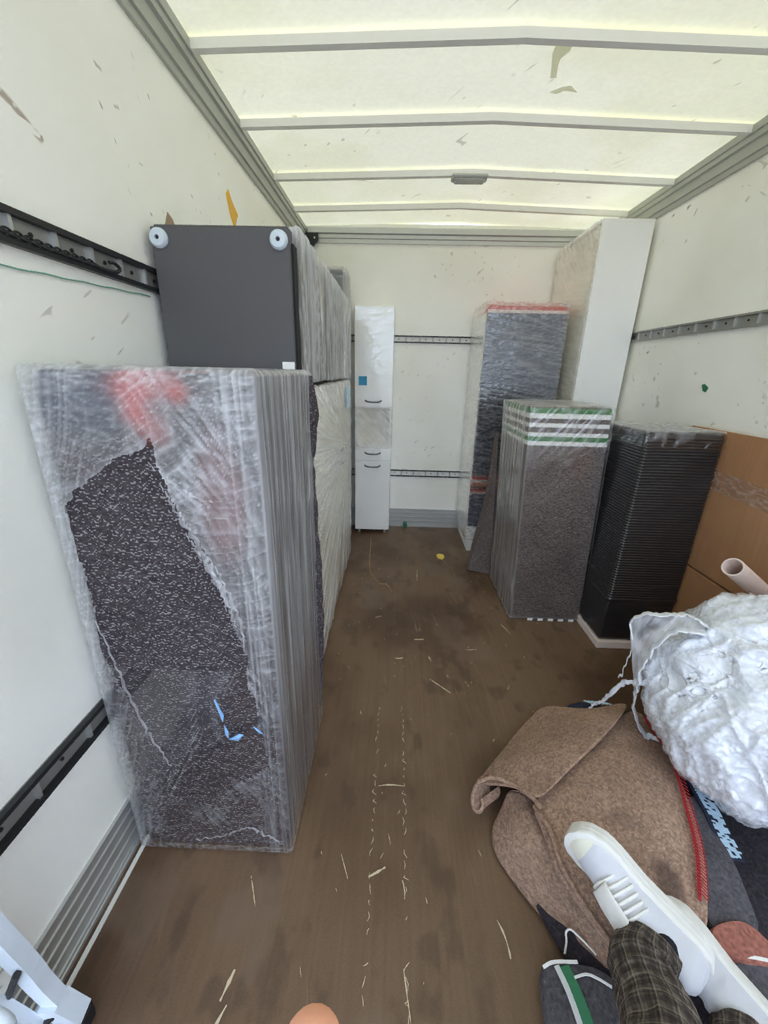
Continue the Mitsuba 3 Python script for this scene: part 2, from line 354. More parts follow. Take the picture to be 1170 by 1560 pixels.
def rail_profile(s, x):   # roof rail: stepped aluminium section; s = +1 stands off the left wall
    p = [(0, 2.075), (.012, 2.075), (.014, 2.095), (.022, 2.098), (.024, 2.135), (.034, 2.14), (.034, 2.16), (.040, 2.163), (.040, 2.19), (0, 2.19)]
    return [(x+s*a, b) for a, b in p]
struct('trim_1', extrude_y(rail_profile(1, WL), YF, WB), 'aluminium_dull', 'grey aluminium roof rail along the left wall')
struct('trim_2', extrude_y(rail_profile(-1, WR), YF, WB), 'aluminium_dull', 'grey aluminium roof rail along the right wall')
hp = [(WB, 2.10), (WB-.012, 2.10), (WB-.012, 2.125), (WB-.02, 2.128), (WB-.02, 2.15), (WB-.035, 2.155), (WB-.035, 2.185), (WB, 2.2)]
def extrude_x(profile, x0, x1):   # profile (y, z)
    m = trimesh.creation.extrude_polygon(Polygon(profile), x1-x0, engine='earcut'); v = m.vertices.copy()
    m.vertices = np.column_stack([x0+v[:, 2], v[:, 0], v[:, 1]]); m.fix_normals(); return m
struct('trim_3', extrude_x(hp, WL+.05, WR-.05), 'aluminium', 'aluminium header rail across the top of the back wall')
def kick(n=4, h=.16):
    p = [(0, 0)]
    p += [(.012, 0), (.012, .012), (.009, .014)]
    z = .018
    for k in range(n):
        st = (h-.018)/n
        p += [(.009, z+.004), (.005, z+.006), (.005, z+st-.008), (.009, z+st-.004)]; z += st
    return p+[(.009, h), (0, h)]
struct('baseboard_left', extrude_y([(WL+a, b) for a, b in kick()], YF, WB), 'aluminium')
struct('baseboard_right', extrude_y([(WR-a, b) for a, b in kick()], YF, WB), 'aluminium')
struct('baseboard_back', extrude_x([(WB-a, b) for a, b in kick()], WL+.012, WR-.012), 'aluminium')
struct('trim_4', box(WL+.021, WL+.031, YF, WB-.02, 0, .0035), 'rail_white', 'pale sealing strip on the floor along the left wall')

# ---------------------------------------------------------------- load rails (slotted lashing tracks on the walls)
def load_rail(axis, side, a0, a1, z0, z1, label, dark=True, bars=.17, phase=0.0):
    """axis 'y': on a side wall; 'x': on the back wall. side: wall plane; the rail stands off it by .016"""
    t = thing('load_rail', label, 'rail', None)
    h = z1-z0
    def B(u0, u1, d0, d1, za, zb):   # u along, d depth off the wall
        if axis == 'y':
            s = 1 if side < 0 else -1; x = sorted((side+s*d0, side+s*d1)); return box(x[0], x[1], u0, u1, za, zb)
        return box(u0, u1, side-d1, side-d0, za, zb)
    fl = 'black_paint' if dark else 'rail_grey'
    add('back_plate', B(a0, a1, 0, .003, z0, z1), 'rail_grey' if axis == 'y' else 'rail_white', t)
    fh = (.011 if axis == 'y' else .008) if dark else .008
    add('flange', B(a0, a1, .003, .016, z1-fh, z1), fl, t); add('flange', B(a0, a1, .003, .016, z0, z0+fh), fl, t)
    u = a0+phase
    while u < a1-.01:
        add('crossbar', B(u, u+.008, .003, .011, z0+fh, z1-fh), 'aluminium' if axis == 'y' else 'rail_grey', t); u += bars
    u = a0+phase+bars*.5
    rivets = []
    while u < a1-.01:
        c = trimesh.creation.cylinder(.004, .004, sections=10)
        c.apply_transform(trimesh.transformations.rotation_matrix(np.pi/2, [0, 1, 0] if axis == 'y' else [1, 0, 0]))
        zc = (z0+z1)/2
        c.apply_translation((side+(.004 if side < 0 else -.004), u, zc) if axis == 'y' else (u, side-.004, zc)); rivets.append(c); u += bars
    for c in rivets: add('rivet', c, 'black_rubber', t)
    return t
load_rail('y', WL, .55, 3.2, 1.455, 1.515, 'black-edged lashing rail high on the left wall holding a dark chain', bars=.1, phase=.05)
load_rail('y', WL, .2, 3.2, .437, .5, 'black-edged lashing rail low on the left wall beside the felt-wrapped cabinet', bars=.14, phase=.06)
load_rail('x', WB, WL+.03, WR-.03, 1.468, 1.518, 'upper lashing rail on the back wall right of the tall kitchen cabinet', bars=.1, phase=.02)
load_rail('x', WB, WL+.03, WR-.03, .445, .5, 'lower lashing rail on the back wall just above the ribbed kickplate', bars=.1, phase=.02)
load_rail('y', WR, .4, 3.2, 1.458, 1.51, 'dull grey lashing rail high on the bare right wall', dark=False, bars=.115, phase=.06)
# dark chain in the left rail, ending in a hook
pts = []
for y in np.arange(.6, 1.0, .011): pts.append((WL+.015, y, 1.484-.012*(y-.6)/.4-.006*math.sin((y-.6)*7)))
links = []
for k_, p in enumerate(pts):
    tor = trimesh.creation.torus(.0065, .0022, 10, 6); tor.apply_scale([1, 1.5, 1])
    if k_ % 2: tor.apply_transform(trimesh.transformations.rotation_matrix(np.pi/2, [0, 1, 0]))
    else: tor.apply_transform(trimesh.transformations.rotation_matrix(np.pi/6, [0, 1, 0]))
    tor.apply_translation(p); links.append(tor)
t = thing('lashing_chain', 'dark lashing chain with hook lying in the upper left wall rail', 'chain')
for m in links: add('link', m, 'chain_steel', t)
add('hook', tube(curve([(WL+.016, .995, 1.470), (WL+.018, 1.02, 1.466), (WL+.02, 1.06, 1.468), (WL+.022, 1.075, 1.478), (WL+.02, 1.06, 1.487), (WL+.018, 1.045, 1.485)], 4), .004), 'black_paint', t)
single('green_cord', tube([(WL+.004, y, 1.418+.024*(y-.75)/.45+.001*math.sin(y*60)) for y in np.linspace(.45, 1.22, 40)], .0016, 6), 'green_cord', 'thin green cord stretched along the left wall below the upper rail', 'cord')
# black corner gusset
g = trimesh.creation.extrude_polygon(Polygon([(0, 0), (.115, 0), (.115, -.045), (.05, -.115), (0, -.07)]), .006, engine='earcut')
g.apply_transform(trimesh.transformations.rotation_matrix(np.pi/2, [1, 0, 0])); g.apply_translation((WL+.008, WB-.04, 2.15))
t = thing('corner_bracket', 'small black metal corner plate where left roof rail meets the back wall', 'bracket')
add('plate', g, 'black_paint', t)
for bx, bz in ((.09, -.03), (.03, -.02), (.05, -.09)):
    c = trimesh.creation.cylinder(.006, .006, sections=10); c.apply_transform(trimesh.transformations.rotation_matrix(np.pi/2, [1, 0, 0])); c.apply_translation((WL+.008+bx, WB-.047, 2.15+bz)); add('bolt', c, 'aluminium', t)
# roof lamp under the third bow
lm = box(.25, .42, 2.43, 2.49, 2.168, 2.19, .008)
t = thing('roof_lamp', 'small grey interior lamp fixed under the middle of a roof bow', 'lamp')
add('housing', box(.245, .425, 2.425, 2.495, 2.178, 2.196, .006), 'lamp_plastic', t); add('lens', box(.26, .41, 2.432, 2.488, 2.168, 2.18, .005), 'lamp_plastic', t)
# torn tape and scraps
def scrap(name, pts, mat_, label, cat, normal, th=.0012, group=None, seed=0):
    p = np.array(pts, float); n = np.array(normal, float); v = np.vstack([p, p+n*th])
    k_ = len(p)
    # planar polygon, triangulated as a fan round its centre
    c0, c1 = p.mean(0)+n*th*.5, p.mean(0)+n*th*1.6; v = np.vstack([v, c0, c1]); F = []
    for a in range(k_):
        b = (a+1) % k_; F += [[2*k_, b, a], [2*k_+1, a+k_, b+k_], [a, b, b+k_], [a, b+k_, a+k_]]
    m = trimesh.Trimesh(v, F, process=False); m.fix_normals()
    return single(name, m, mat_, label, cat, group)
w = WL+.0005
scrap('tape_scrap', [(w, 1.87, 1.905), (w, 1.90, 1.93), (w, 1.93, 1.90), (w, 1.99, 1.87), (w, 1.96, 1.84), (w, 1.94, 1.80), (w, 1.90, 1.84)], 'yellow_tape', 'torn yellow tape scrap on the left wall above the grey wardrobe', 'tape', (1, 0, 0))
scrap('tape_scrap', [(w, 1.36, 1.65), (w, 1.385, 1.69), (w, 1.41, 1.68), (w, 1.45, 1.63), (w, 1.40, 1.62)], 'brown_tape', 'brownish tape remnant on the left wall touching the wardrobe top corner', 'tape', (1, 0, 0))
zt = 2.2225
scrap('tape_strip', [(.46, 1.625, zt+.0), (.51, 1.625, zt), (.512, 1.68, zt), (.495, 1.70, zt), (.50, 1.76, zt), (.515, 1.80, zt), (.495, 1.80, zt), (.478, 1.74, zt), (.462, 1.69, zt)], 'tape_clear', 'dull tape strip hanging from the first roof bow on the ceiling', 'tape', (0, 0, -1))
scrap('tape_strip', [(.52, 1.87, zt-.002), (.55, 1.845, zt-.002), (.58, 1.835, zt-.002), (.615, 1.87, zt-.002), (.575, 1.85, zt-.002), (.545, 1.88, zt-.002)], 'tape_clear', 'small curved tape remnant alone on the ceiling between two bows', 'tape', (0, 0, -1))
w = WR-.0005
scrap('paint_chip', [(w, 1.90, 1.225), (w, 1.93, 1.24), (w, 1.945, 1.235), (w, 1.93, 1.21), (w, 1.91, 1.205)], 'green_plastic', 'small green smear patch on the right wall', 'patch', (-1, 0, 0))

# ---------------------------------------------------------------- A: front cabinet in charcoal felt and film
A = (-.668, -.245, .72, 1.19, 0.004, 1.26)
t = thing('wrapped_cabinet', 'large cabinet wrapped in speckled charcoal felt and clear film, nearest on the left', 'wrapped furniture')
def dA(P, N, s): return .006*(meshkit.fbm(P*9, 3, 2)-.3)
m, *_ = wrap(A[0]+.012, A[1]-.012, A[2]+.012, A[3]-.012, .006, A[5]-.01, .02, .012, dA)
add('felt_blanket', m, 'felt_charcoal', t, smooth=True)
CLEAR_A = Polygon([(-.63, 1.0), (-.566, 1.074), (-.50, 1.10), (-.441, 1.131), (-.441, 1.088), (-.412, 1.001), (-.392, .942), (-.363, .854), (-.344, .777), (-.315, .661), (-.300, .474), (-.29, .33), (-.40, .24), (-.56, .20), (-.563, .298), (-.593, .498), (-.629, .664), (-.625, .805), (-.626, .904)])
import shapely
def filmA(P, N, s):
    x, y, z = P.T; front = N[:, 1] < -.5; right = N[:, 0] > .5
    u = (x-A[0])/(A[1]-A[0]); q_ = np.column_stack([x*26, z*26, 0*x]); pts_ = shapely.points(x+.026*(meshkit.fbm(q_, 3, 31)-.5), z+.03*(meshkit.fbm(q_, 3, 32)-.5))
    inside = shapely.contains(CLEAR_A, pts_); dist = shapely.distance(CLEAR_A, pts_)
    inn = np.where(inside, shapely.distance(CLEAR_A.exterior, pts_), 0)
    low = sst(.75, .35, z)
    top = sst(1.10, 1.2, z); mid = (1-low)
    n1 = meshkit.noise(np.column_stack([x*14, z*9, 0*x]), 2); w1 = .03*(meshkit.fbm(np.column_stack([x*10, z*7, 0*x+2]), 3, 5)-.5); w2 = .03*(meshkit.fbm(np.column_stack([x*10, z*7, 0*x+8]), 3, 6)-.5)
    X, Z = x+w1, z+w2; m1, m2, m3_ = (sst(.42, .62, meshkit.noise(np.column_stack([x*9, z*7, 0*x+k_]), 7)) for k_ in (1., 5., 9.))
    L = (.9*streaks(x, Z, .06, 230, 7, 5, 3)*sst(1.10, 1.19, z)*(.4+m1)
         + .9*streaks(X, Z, .60, 150, 7, 6, 5)*sst(-.34, -.45, x)*sst(.9, 1.05, z)*(.3+m2)
         + .9*streaks(X, Z, -.95, 140, 6, 6, 7)*sst(-.52, -.42, x)*(.3+m3_)
         + .7*streaks(X, Z, 1.28, 170, 6, 5, 8)*sst(-.52, -.60, x)
         + .7*streaks(X, Z, .25, 90, 12, 8, 9)*m1+.7*streaks(X, Z, 2.0, 80, 11, 8, 10)*m2+.7*streaks(X, Z, -.3, 110, 14, 8, 12)*m3_)
    vert = rid(x*190, z*3.0, 4, 11)+.6*rid(x*330, z*5.0, 4, 12)
    er = np.exp(-((u-.91)/.075)**2); el = np.exp(-(u/.06)**2)
    fold = np.exp(-((z-(1.335+.62*x)+.012*np.sin(x*40))/.013)**2)*sst(-.60, -.5, x)*sst(-.27, -.33, x)   # the doubled edge of the film
    rim = np.exp(-(dist/.007)**2)*(~inside)
    veil = .045+.09*n1*(.5+m2)+.05*sst(1.0, 1.2, z)
    h = veil+.38*L+.45*er*vert+.22*el*(.4+vert)+.26*fold*(.4+L)+.18*rim*sst(.7, 1.0, z)
    h = h*(1-.82*low)+low*(.06*L+.10*er*vert+.06*el)
    h = np.where(inside, .012+.06*L*low, h)
    rs = rid(y*120, z*1.6, 3, 17)*(.35+.9*nz(y*36, z*1.3, 4))+.5*rid(y*260, z*3, 4, 18)
    hr = (.09+.42*rs)*(.3+.7*sst(.25, .75, z))
    h = np.where(right, hr, h); h = np.where(N[:, 2] > .5, .22+.35*rid(x*40+y*20, y*18, 3, 4), h)
    h = np.where(z < .035, h+.22*rid(x*60, z*160, 3, 6), h)
    d = np.where(front, np.where(inside, .001, .0015+.0035*np.clip(L, 0, 1.3)+.003*vert*er), .001)
    d = np.where(right, .002+.004*rid(y*120, z*1.6, 2, 17), d)
    d = np.where((N[:, 0] < -.3) | (np.abs(N[:, 2]) > .3) | (z < .03), .001, d)
    return np.clip(h, 0, .8), d, inside & front & (z > .62) & (inn > 0)
m, P, N, s = wrap(*A, .010, .0036, lambda P, N, s: filmA(P, N, s)[1])
h, _, cut = filmA(P, N, s)
fk = ~cut[m.faces].any(1)                       # the film is torn open over the dark felt
ids, inv = np.unique(m.faces[fk].ravel(), return_inverse=True)
add_film(t, trimesh.Trimesh(m.vertices[ids], inv.reshape(-1, 3), process=False), h[ids])
# felt sticking out past the film at the rear corner, crumpled
cs = []
for zc in np.linspace(.08, 1.245, 110):
    r_ = .004+.024*max(meshkit.noise(np.array([zc*6, 1.0, 2.0]), 5)-.35, 0)+.008*meshkit.noise(np.array([zc*30, 1.0, 2.0]), 6)+.012*math.exp(-((zc-1.15)/.09)**2); cs.append((A[1]+.0, A[3]-.018, zc, r_))
cs = np.array(cs); add('felt_edge', tube(cs[:, :3], cs[:, 3], 14), 'felt_charcoal', t, smooth=40)
# blue torn shreds of bag under the film
def shred(pts): 
    p = np.array(pts, float); f = np.column_stack([p[:, 0], np.full(len(p), A[2]-.012), p[:, 1]]); k_ = len(f)
    v = np.vstack([f, f+[0, .002, 0], f.mean(0)+[0, -.004, 0], f.mean(0)+[0, .002, 0]]); F = []
    for a in range(k_):
        b = (a+1) % k_; F += [[2*k_, a, b], [2*k_+1, b+k_, a+k_], [a, a+k_, b+k_], [a, b+k_, b]]
    return trimesh.Trimesh(v, F, process=False)
mat('blue_plastic', pr(srgb(130, 175, 222), .3))
for q_ in ([(-.394, .545), (-.391, .548), (-.381, .515), (-.376, .500), (-.380, .480), (-.384, .497)], [(-.378, .472), (-.370, .45), (-.372, .43), (-.379, .445)], [(-.372, .428), (-.345, .446), (-.335, .443), (-.35, .425)], [(-.310, .47), (-.292, .452), (-.288, .448), (-.298, .462)]):
    add('plastic_shred', shred(q_), 'blue_plastic', t, label='torn blue plastic shred')

for pts_, w_ in (([(-.435, 1.05), (-.415, 1.0), (-.385, .935), (-.355, .86), (-.335, .79), (-.325, .74)], .0055), ([(-.40, .95), (-.378, .90), (-.35, .84), (-.338, .78)], .004), ([(-.36, .90), (-.335, .83), (-.315, .75), (-.31, .69)], .0035), ([(-.45, 1.09), (-.40, 1.045), (-.35, 1.02), (-.30, 1.03)], .004), ([(-.625, .74), (-.605, .62), (-.585, .50), (-.555, .40), (-.53, .33)], .0035), ([(-.50, .06), (-.42, .085), (-.36, .115), (-.31, .09), (-.27, .06)], .005)):
    c_ = curve([(a, A[2]-.007, b) for a, b in pts_], 10); c_ = c_+.0025*(np.random.default_rng(4).normal(size=c_.shape))*[1, .6, 1]; n_ = len(c_)
    ww_ = w_*np.sin(np.linspace(.1, 3.04, n_))*(.6+.8*np.random.default_rng(6).random(n_))
    V_ = np.vstack([c_+np.outer(ww_, [1, 0, .3]), c_-[0, .003, 0], c_-np.outer(ww_, [1, 0, .3])]); F_i = []
    for a in range(n_-1):
        for b in (0, n_): F_i += [[b+a, b+a+1, b+n_+a+1], [b+a, b+n_+a+1, b+n_+a]]
    add_film(t, trimesh.Trimesh(V_, F_i, process=False), np.full(len(V_), .26), name='film_fold')

# ---------------------------------------------------------------- B: lower wrapped sideboard along the left wall, with the wardrobe lying on top
B = (-.668, -.300, 1.225, 2.68, .0, 1.205)
t = thing('wrapped_sideboard', 'cream sideboard wrapped in streaky film standing under the grey wardrobe', 'wrapped furniture')
add('body', box(B[0]+.01, B[1]-.012, B[2]+.01, B[3]-.01, .03, B[5]-.008, .004), 'cream_panel', t)
for ya, yb in ((1.24, 1.70), (1.715, 2.17), (2.185, 2.65)):
    add('door', box(B[1]-.013, B[1]-.008, ya, yb, .06, .80, .0015), 'cream_panel', t)
    add('drawer_front', box(B[1]-.013, B[1]-.008, ya, yb, .815, 1.19, .0015), 'cream_panel', t)
for yc, zc in ((2.27, .835), (2.27, .765)):
    add('handle', tube(curve([(B[1]-.01, yc-.06, zc), (B[1]+.003, yc-.05, zc), (B[1]+.006, yc, zc-.004), (B[1]+.003, yc+.05, zc), (B[1]-.01, yc+.06, zc)], 4), .005), 'chrome', t, label='chrome bow handle')
for yc in (1.3, 2.6):
    add('foot', box(B[1]-.09, B[1]-.02, yc-.04, yc+.04, 0, .03, .003), 'pine_wood', t, label='pale wooden foot')
def fB(P, N, s):
    x, y, z = P.T
    dy, dz = y-2.55, z-.83; ang = np.arctan2(dz, dy*.55); rr = np.hypot(dz, dy*.55)
    k1 = rid(ang*22+meshkit.noise(P*4, 3), rr*1.6, 3, 21); k2 = rid(ang*60+3, rr*3, 4, 22)
    return k1, k2
def dB(P, N, s):
    k1, k2 = fB(P, N, s); return np.where(N[:, 0] > .5, .002+.007*k1+.003*k2, .001)
m, P, N, s = wrap(B[0], B[1], B[2], B[3], .03, B[5], .010, .006, dB)
k1, k2 = fB(P, N, s); add_film(t, m, .06+.45*k1*k1+.40*k2)
scene_label_key = add('blue_label', box(B[1]+.008, B[1]+.011, 2.44, 2.6, 1.05, 1.17, .001), 'paper_pale_blue', t, label='pale blue paper label')

C_ = (-.668, -.296, 1.235, 2.42, 1.224, 1.612)
t = thing('wardrobe', 'dark grey wardrobe lying on its back, base end with two round feet facing the camera', 'wardrobe')
add('carcass', box(C_[0], C_[1]-.006, C_[2]+.018, C_[3], C_[4], C_[5]+.01, .003), 'dark_panel', t)
add('base_panel', box(C_[0], C_[1], C_[2], C_[2]+.018, C_[4], C_[5], .002), 'dark_panel', t)
add('edge_strip', box(C_[1]-.002, C_[1]+.006, C_[2]+.019, C_[2]+.07, C_[4], C_[5]-.03, .001), 'black_rubber', t)
for xc in (-.645, -.323):
    prof = [(0, 0), (.0235, 0), (.0245, .004), (.023, .010), (.019, .0145), (.006, .0155), (.0055, .010), (0, .010)]
    f = trimesh.creation.revolve(np.array(prof), sections=40); f.apply_transform(trimesh.transformations.rotation_matrix(np.pi/2, [1, 0, 0])); f.apply_translation((xc, C_[2], 1.584)); f.fix_normals()
    k_ = add('foot', f, 'foot_plastic', t, smooth=35, label='round pale blue-grey plastic foot')
    c = trimesh.creation.cylinder(.0045, .003, sections=16); c.apply_transform(trimesh.transformations.rotation_matrix(np.pi/2, [1, 0, 0])); c.apply_translation((xc, C_[2]-.0105, 1.584)); add('screw', c, 'black_rubber', k_)
add('paper_label', box(-.333, -.297, C_[2]-.0015, C_[2], 1.258, 1.281), 'paper_white', t, label='small white paper label')
def fC(P, N, s):
    x, y, z = P.T
    return rid(y*30+z*4*np.sin(y*9), z*2.0+y*3, 2.5, 31), rid(y*85+z*8, z*4, 4, 32)
def dC(P, N, s):
    k1, k2 = fC(P, N, s); return np.where((N[:, 0] > .5), .003+.011*k1+.003*k2, .001)
m, P, N, s = wrap(C_[0]+.004, C_[1]+.004, C_[2]+.06, C_[3]+.02, C_[4]-.001, C_[5]+.022, .008, .005, dC)
k1, k2 = fC(P, N, s); add_film(t, m, np.where(N[:, 2] > .5, .4, .02+.75*k1**2+.35*k2+.25*sst(1.50, 1.62, P[:, 2])+.2*sst(1.6, 2.4, P[:, 1])*k1))
# small dark bundle behind the wardrobe
D_ = (-.60, -.298, 2.46, 2.66, 1.222, 1.63)
t = thing('wrapped_bundle', 'narrow dark film-wrapped bundle standing just behind the lying wardrobe', 'wrapped furniture')
add('core', box(*[v+e for v, e in zip(D_, (.01, -.01, .01, -.01, .0, -.01))], .01), 'felt_navy', t)
def dD(P, N, s): return .003+.014*rid(P[:, 1]*30+P[:, 0]*30, P[:, 2]*6, 2.5, 41)
m, P, N, s = wrap(*D_, .012, .007, dD); add_film(t, m, .06+30*(dD(P, N, s)-.003))
# grey padded box standing at the back left
E_ = (-.64, -.335, 2.76, 3.03, .004, 1.85)
t = thing('padded_box', 'grey padded tall box in film rising behind the wardrobe at the left back corner', 'wrapped furniture')
m, *_ = wrap(E_[0]+.008, E_[1]-.008, E_[2]+.008, E_[3]-.008, .006, E_[5]-.006, .012, .02, lambda P, N, s: .004*(meshkit.fbm(P*8, 3, 5)-.5)); add('felt_cover', m, 'felt_bundle', t, smooth=True)
def dE(P, N, s): return .003+.010*rid(P[:, 1]*26, P[:, 2]*18+P[:, 1]*30, 3, 43)
m, P, N, s = wrap(*E_, .012, .01, dE); add_film(t, m, np.where(N[:, 0] > .3, .45, .07)+20*(dE(P, N, s)-.003))

# ---------------------------------------------------------------- tall white kitchen cabinet at the back
t = thing('kitchen_cabinet', 'tall narrow white kitchen cabinet with open niche standing against the back wall', 'cabinet')
K0, K1, KY, KB = -.303, -.027, 3.06, 3.235
add('side_panel', box(K0, K0+.016, KY+.016, KB, .035, 1.688, .001), 'white_panel', t); add('side_panel', box(K1-.016, K1, KY+.016, KB, .035, 1.688, .001), 'white_panel', t)
add('back_panel', box(K0+.016, K1-.016, KB-.006, KB, .035, 1.688), 'cream_panel', t)
for z in (.035, .600, .700, 1.005, 1.672): add('shelf', box(K0+.016, K1-.016, KY+.018, KB-.006, z, z+.016), 'white_panel', t)
def khandle(xc, z, par):
    h = tube(curve([(xc-.058, KY-.002, z+.006), (xc-.055, KY-.016, z+.004), (xc-.03, KY-.02, z-.004), (xc+.03, KY-.02, z-.004), (xc+.055, KY-.016, z+.004), (xc+.058, KY-.002, z+.006)], 4), .0055, 8)
    add('handle', h, 'handle_dark', par, label='shiny bow handle', smooth=40)
d = add('door', box(K0, K1, KY, KY+.016, 1.014, 1.688, .002), 'white_gloss', t); khandle(-.165, 1.052, d)
d = add('drawer', box(K0, K1, KY, KY+.016, .609, .700, .003), 'white_gloss', t); khandle(-.165, .666, d)
d = add('door', box(K0, K1, KY, KY+.016, .034, .601, .003), 'white_gloss', t); khandle(-.165, .566, d)
for xc in (-.27, -.06):
    for yc in (KY+.03, KB-.03):
        c = trimesh.creation.cylinder(.012, .036, sections=16); c.apply_translation((xc, yc, .018)); add('foot', c, 'aluminium', t, smooth=40)
def fK(P, N, s):
    x, y, z = P.T
    a = rid(x*14+z*10, z*60-x*34, 3, 51); b = rid(x*30-z*8, z*85+x*40, 4, 52)
    inn = (z > .71) & (z < 1.005)
    c = rid((x+z)*60, (x-z)*6, 3, 53)
    return np.where(inn, c, a), b
def dK(P, N, s):
    a, b = fK(P, N, s); return .0008+.0010*a
m, P, N, s = wrap(K0-.003, K1+.003, KY-.004, KB+.003, .12, 1.691, .005, .005, dK)
a, b = fK(P, N, s); inn = (P[:, 2] > .71) & (P[:, 2] < 1.005)
add_film(t, m, np.where(inn, .14+.30*a, 0*a), .1)
single('sticky_note', box(-.272, -.214, KY-.0105, KY-.009, 1.165, 1.226), 'sticker_blue', 'square blue paper note stuck on the tall kitchen cabinet door', 'note')

# ---------------------------------------------------------------- right side: slate blanket unit, tall white cabinet
F_ = (.565, 1.03, 2.78, 3.215, .0, 1.655)
t = thing('display_cabinet', 'white display cabinet in film with a slate blanket over its front, red stripe on top', 'wrapped furniture')
add('carcass', box(F_[0], F_[1], F_[2]+.01, F_[3], .0, F_[5]-.02, .003), 'white_panel', t)
add('plinth', box(F_[0], F_[1], F_[2]-.006, F_[2]+.01, .0, .215, .002), 'white_panel', t)
def dBl(P, N, s): return .004*(meshkit.fbm(P*9, 3, 8)-.5)+np.where(N[:, 2] > .5, .014*(meshkit.fbm(P*12, 3, 9)), 0)
m, *_ = wrap(F_[0]-.012, F_[1]+.012, F_[2]-.02, F_[2]+.012, .2, F_[5], .012, .012, dBl)
m2, *_ = wrap(F_[0]+.01, F_[1]+.012, F_[2]+.0, F_[3], F_[5]-.04, F_[5]+.004, .012, .012, lambda P, N, s: .012*(meshkit.fbm(P*14, 3, 12)-.4)*(N[:, 2] > .5))
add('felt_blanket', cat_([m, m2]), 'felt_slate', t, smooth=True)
def fF(P, N, s):
    x, y, z = P.T; return rid((x+y)*7, z*95+x*14, 3, 61), rid((x+y)*16, z*160-x*30, 4, 62)
def dF(P, N, s):
    a, b = fF(P, N, s); return .002+.003*a*(N[:, 1] < -.5)+.001*b+.012*(N[:, 2] > .5)*rid(P[:, 0]*16, P[:, 1]*16, 2, 63)
m, P, N, s = wrap(F_[0]-.024, F_[1]+.018, F_[2]-.03, F_[3]+.006, .1, F_[5]+.02, .012, .006, dF)
a, b = fF(P, N, s); h = .07+.35*a*a+.28*b
h = np.where(N[:, 0] < -.5, .16+.10*b, h)*np.where(P[:, 2] < 1.1, .6, 1)
add_film(t, m, h)

G_ = (1.088, 1.364, 2.585, 3.215, .0, 2.05)
t = thing('tall_cabinet', 'tallest white cabinet standing against the right wall, plain end panel facing forward', 'cabinet')
add('end_panel', box(G_[0], G_[1], G_[2], G_[2]+.018, 0, G_[5], .002), 'white_panel', t)
add('carcass', box(G_[0]+.004, G_[1]-.002, G_[2]+.018, G_[3], 0, G_[5]-.004, .002), 'cream_panel', t)
add('top_panel', box(G_[0], G_[1], G_[2]+.0, G_[3], G_[5]-.001, G_[5]+.016, .002), 'white_panel', t)
def fG(P, N, s):
    x, y, z = P.T; return streaks(y, z, .75, 60, 5, 3, 71), streaks(y, z, .15, 60, 3, 4, 72)
def dG(P, N, s):
    a, b = fG(P, N, s); return np.where(N[:, 0] < -.5, .001+.006*a*sst(1.75, 2.0, P[:, 2])+.0015*b, .001)
m, P, N, s = wrap(G_[0]-.006, G_[1]-.004, G_[2]+.022, G_[3]+.006, .25, G_[5]+.018, .01, .008, dG)
a, b = fG(P, N, s); add_film(t, m, .07+.5*a*sst(1.72, 2.0, P[:, 2])+.10*b)

# ---------------------------------------------------------------- striped felt box and black wrapped stack
H_ = (.655, 1.045, 1.89, 2.36, .004, 1.13)
TH = tilt_y(-.045, (H_[0], 0, 0))
t = thing('striped_box', 'box-shaped cabinet under grey-brown felt with green and white stripes near its top', 'wrapped furniture')
m, *_ = wrap(H_[0]+.008, H_[1]-.008, H_[2]+.008, H_[3]-.008, .006, H_[5]-.006, .012, .010, lambda P, N, s: .005*(meshkit.fbm(P*8, 3, 15)-.5))
def lean(m):   # the whole unit leans a little towards the left
    v = m.vertices.copy(); v[:, 0] -= .048*v[:, 2]/1.13; return trimesh.Trimesh(v, m.faces, process=False)
add('felt_blanket', lean(m), 'felt_striped', t, smooth=True)
def fH(P, N, s):
    x, y, z = P.T; return streaks(x+y, z, .9, 70, 8, 4, 81), rid(y*60+x*20, z*2.2, 3, 82)
def dH(P, N, s):
    a, b = fH(P, N, s); return .001+np.where(N[:, 0] < -.5, .006*b, .004*a*sst(.85, 1.05, P[:, 2]))
m, P, N, s = wrap(*H_, .012, .006, dH); a, b = fH(P, N, s)
h = .01+.28*a*sst(.86, 1.0, P[:, 2])+.25*np.exp(-((P[:, 0]-H_[0])/.010)**2)+.12*np.exp(-((P[:, 0]-H_[1])/.010)**2); h = np.where(N[:, 0] < -.5, .06+.30*b, h); h = np.where(N[:, 2] > .5, .18+.3*a, h)
h = h+.25*np.exp(-((P[:, 2]-.01)/.012)**2)
add_film(t, lean(m), h)
for k_ in range(5):
    add('hem_stripe', box(.75+k_*.055, .778+k_*.055, H_[2]-.008, H_[2]-.004, .003, .016), 'paper_white', t)
# loose flap of the blanket hanging at the rear left
rows = []
for z in np.linspace(.008, .94, 56):
    f = 1-z/1.1; row = []
    for k_, u in enumerate(np.linspace(0, 1, 26)):
        x = .60-.005*z+(.055 if z < .0 else .05)*f*1.0-.135*f**2*np.sin(u*np.pi*.9)**.8+.012*math.sin(u*13+z*6)*f
        y = 2.36+.03+.17*u*f**.7+.01*math.sin(z*9)
        row.append((x-.0, y, z))
    rows.append(row)
R_ = np.array(rows); nr, nc = R_.shape[:2]; off = np.array([.012, .0, 0])
V = np.vstack([R_.reshape(-1, 3), (R_+off).reshape(-1, 3)]); Fc = []
for i_ in range(nr-1):
    for j_ in range(nc-1):
        a = i_*nc+j_; Fc += [[a, a+1, a+nc+1], [a, a+nc+1, a+nc]]; b_ = nr*nc; Fc += [[b_+a, b_+a+nc+1, b_+a+1], [b_+a, b_+a+nc, b_+a+nc+1]]
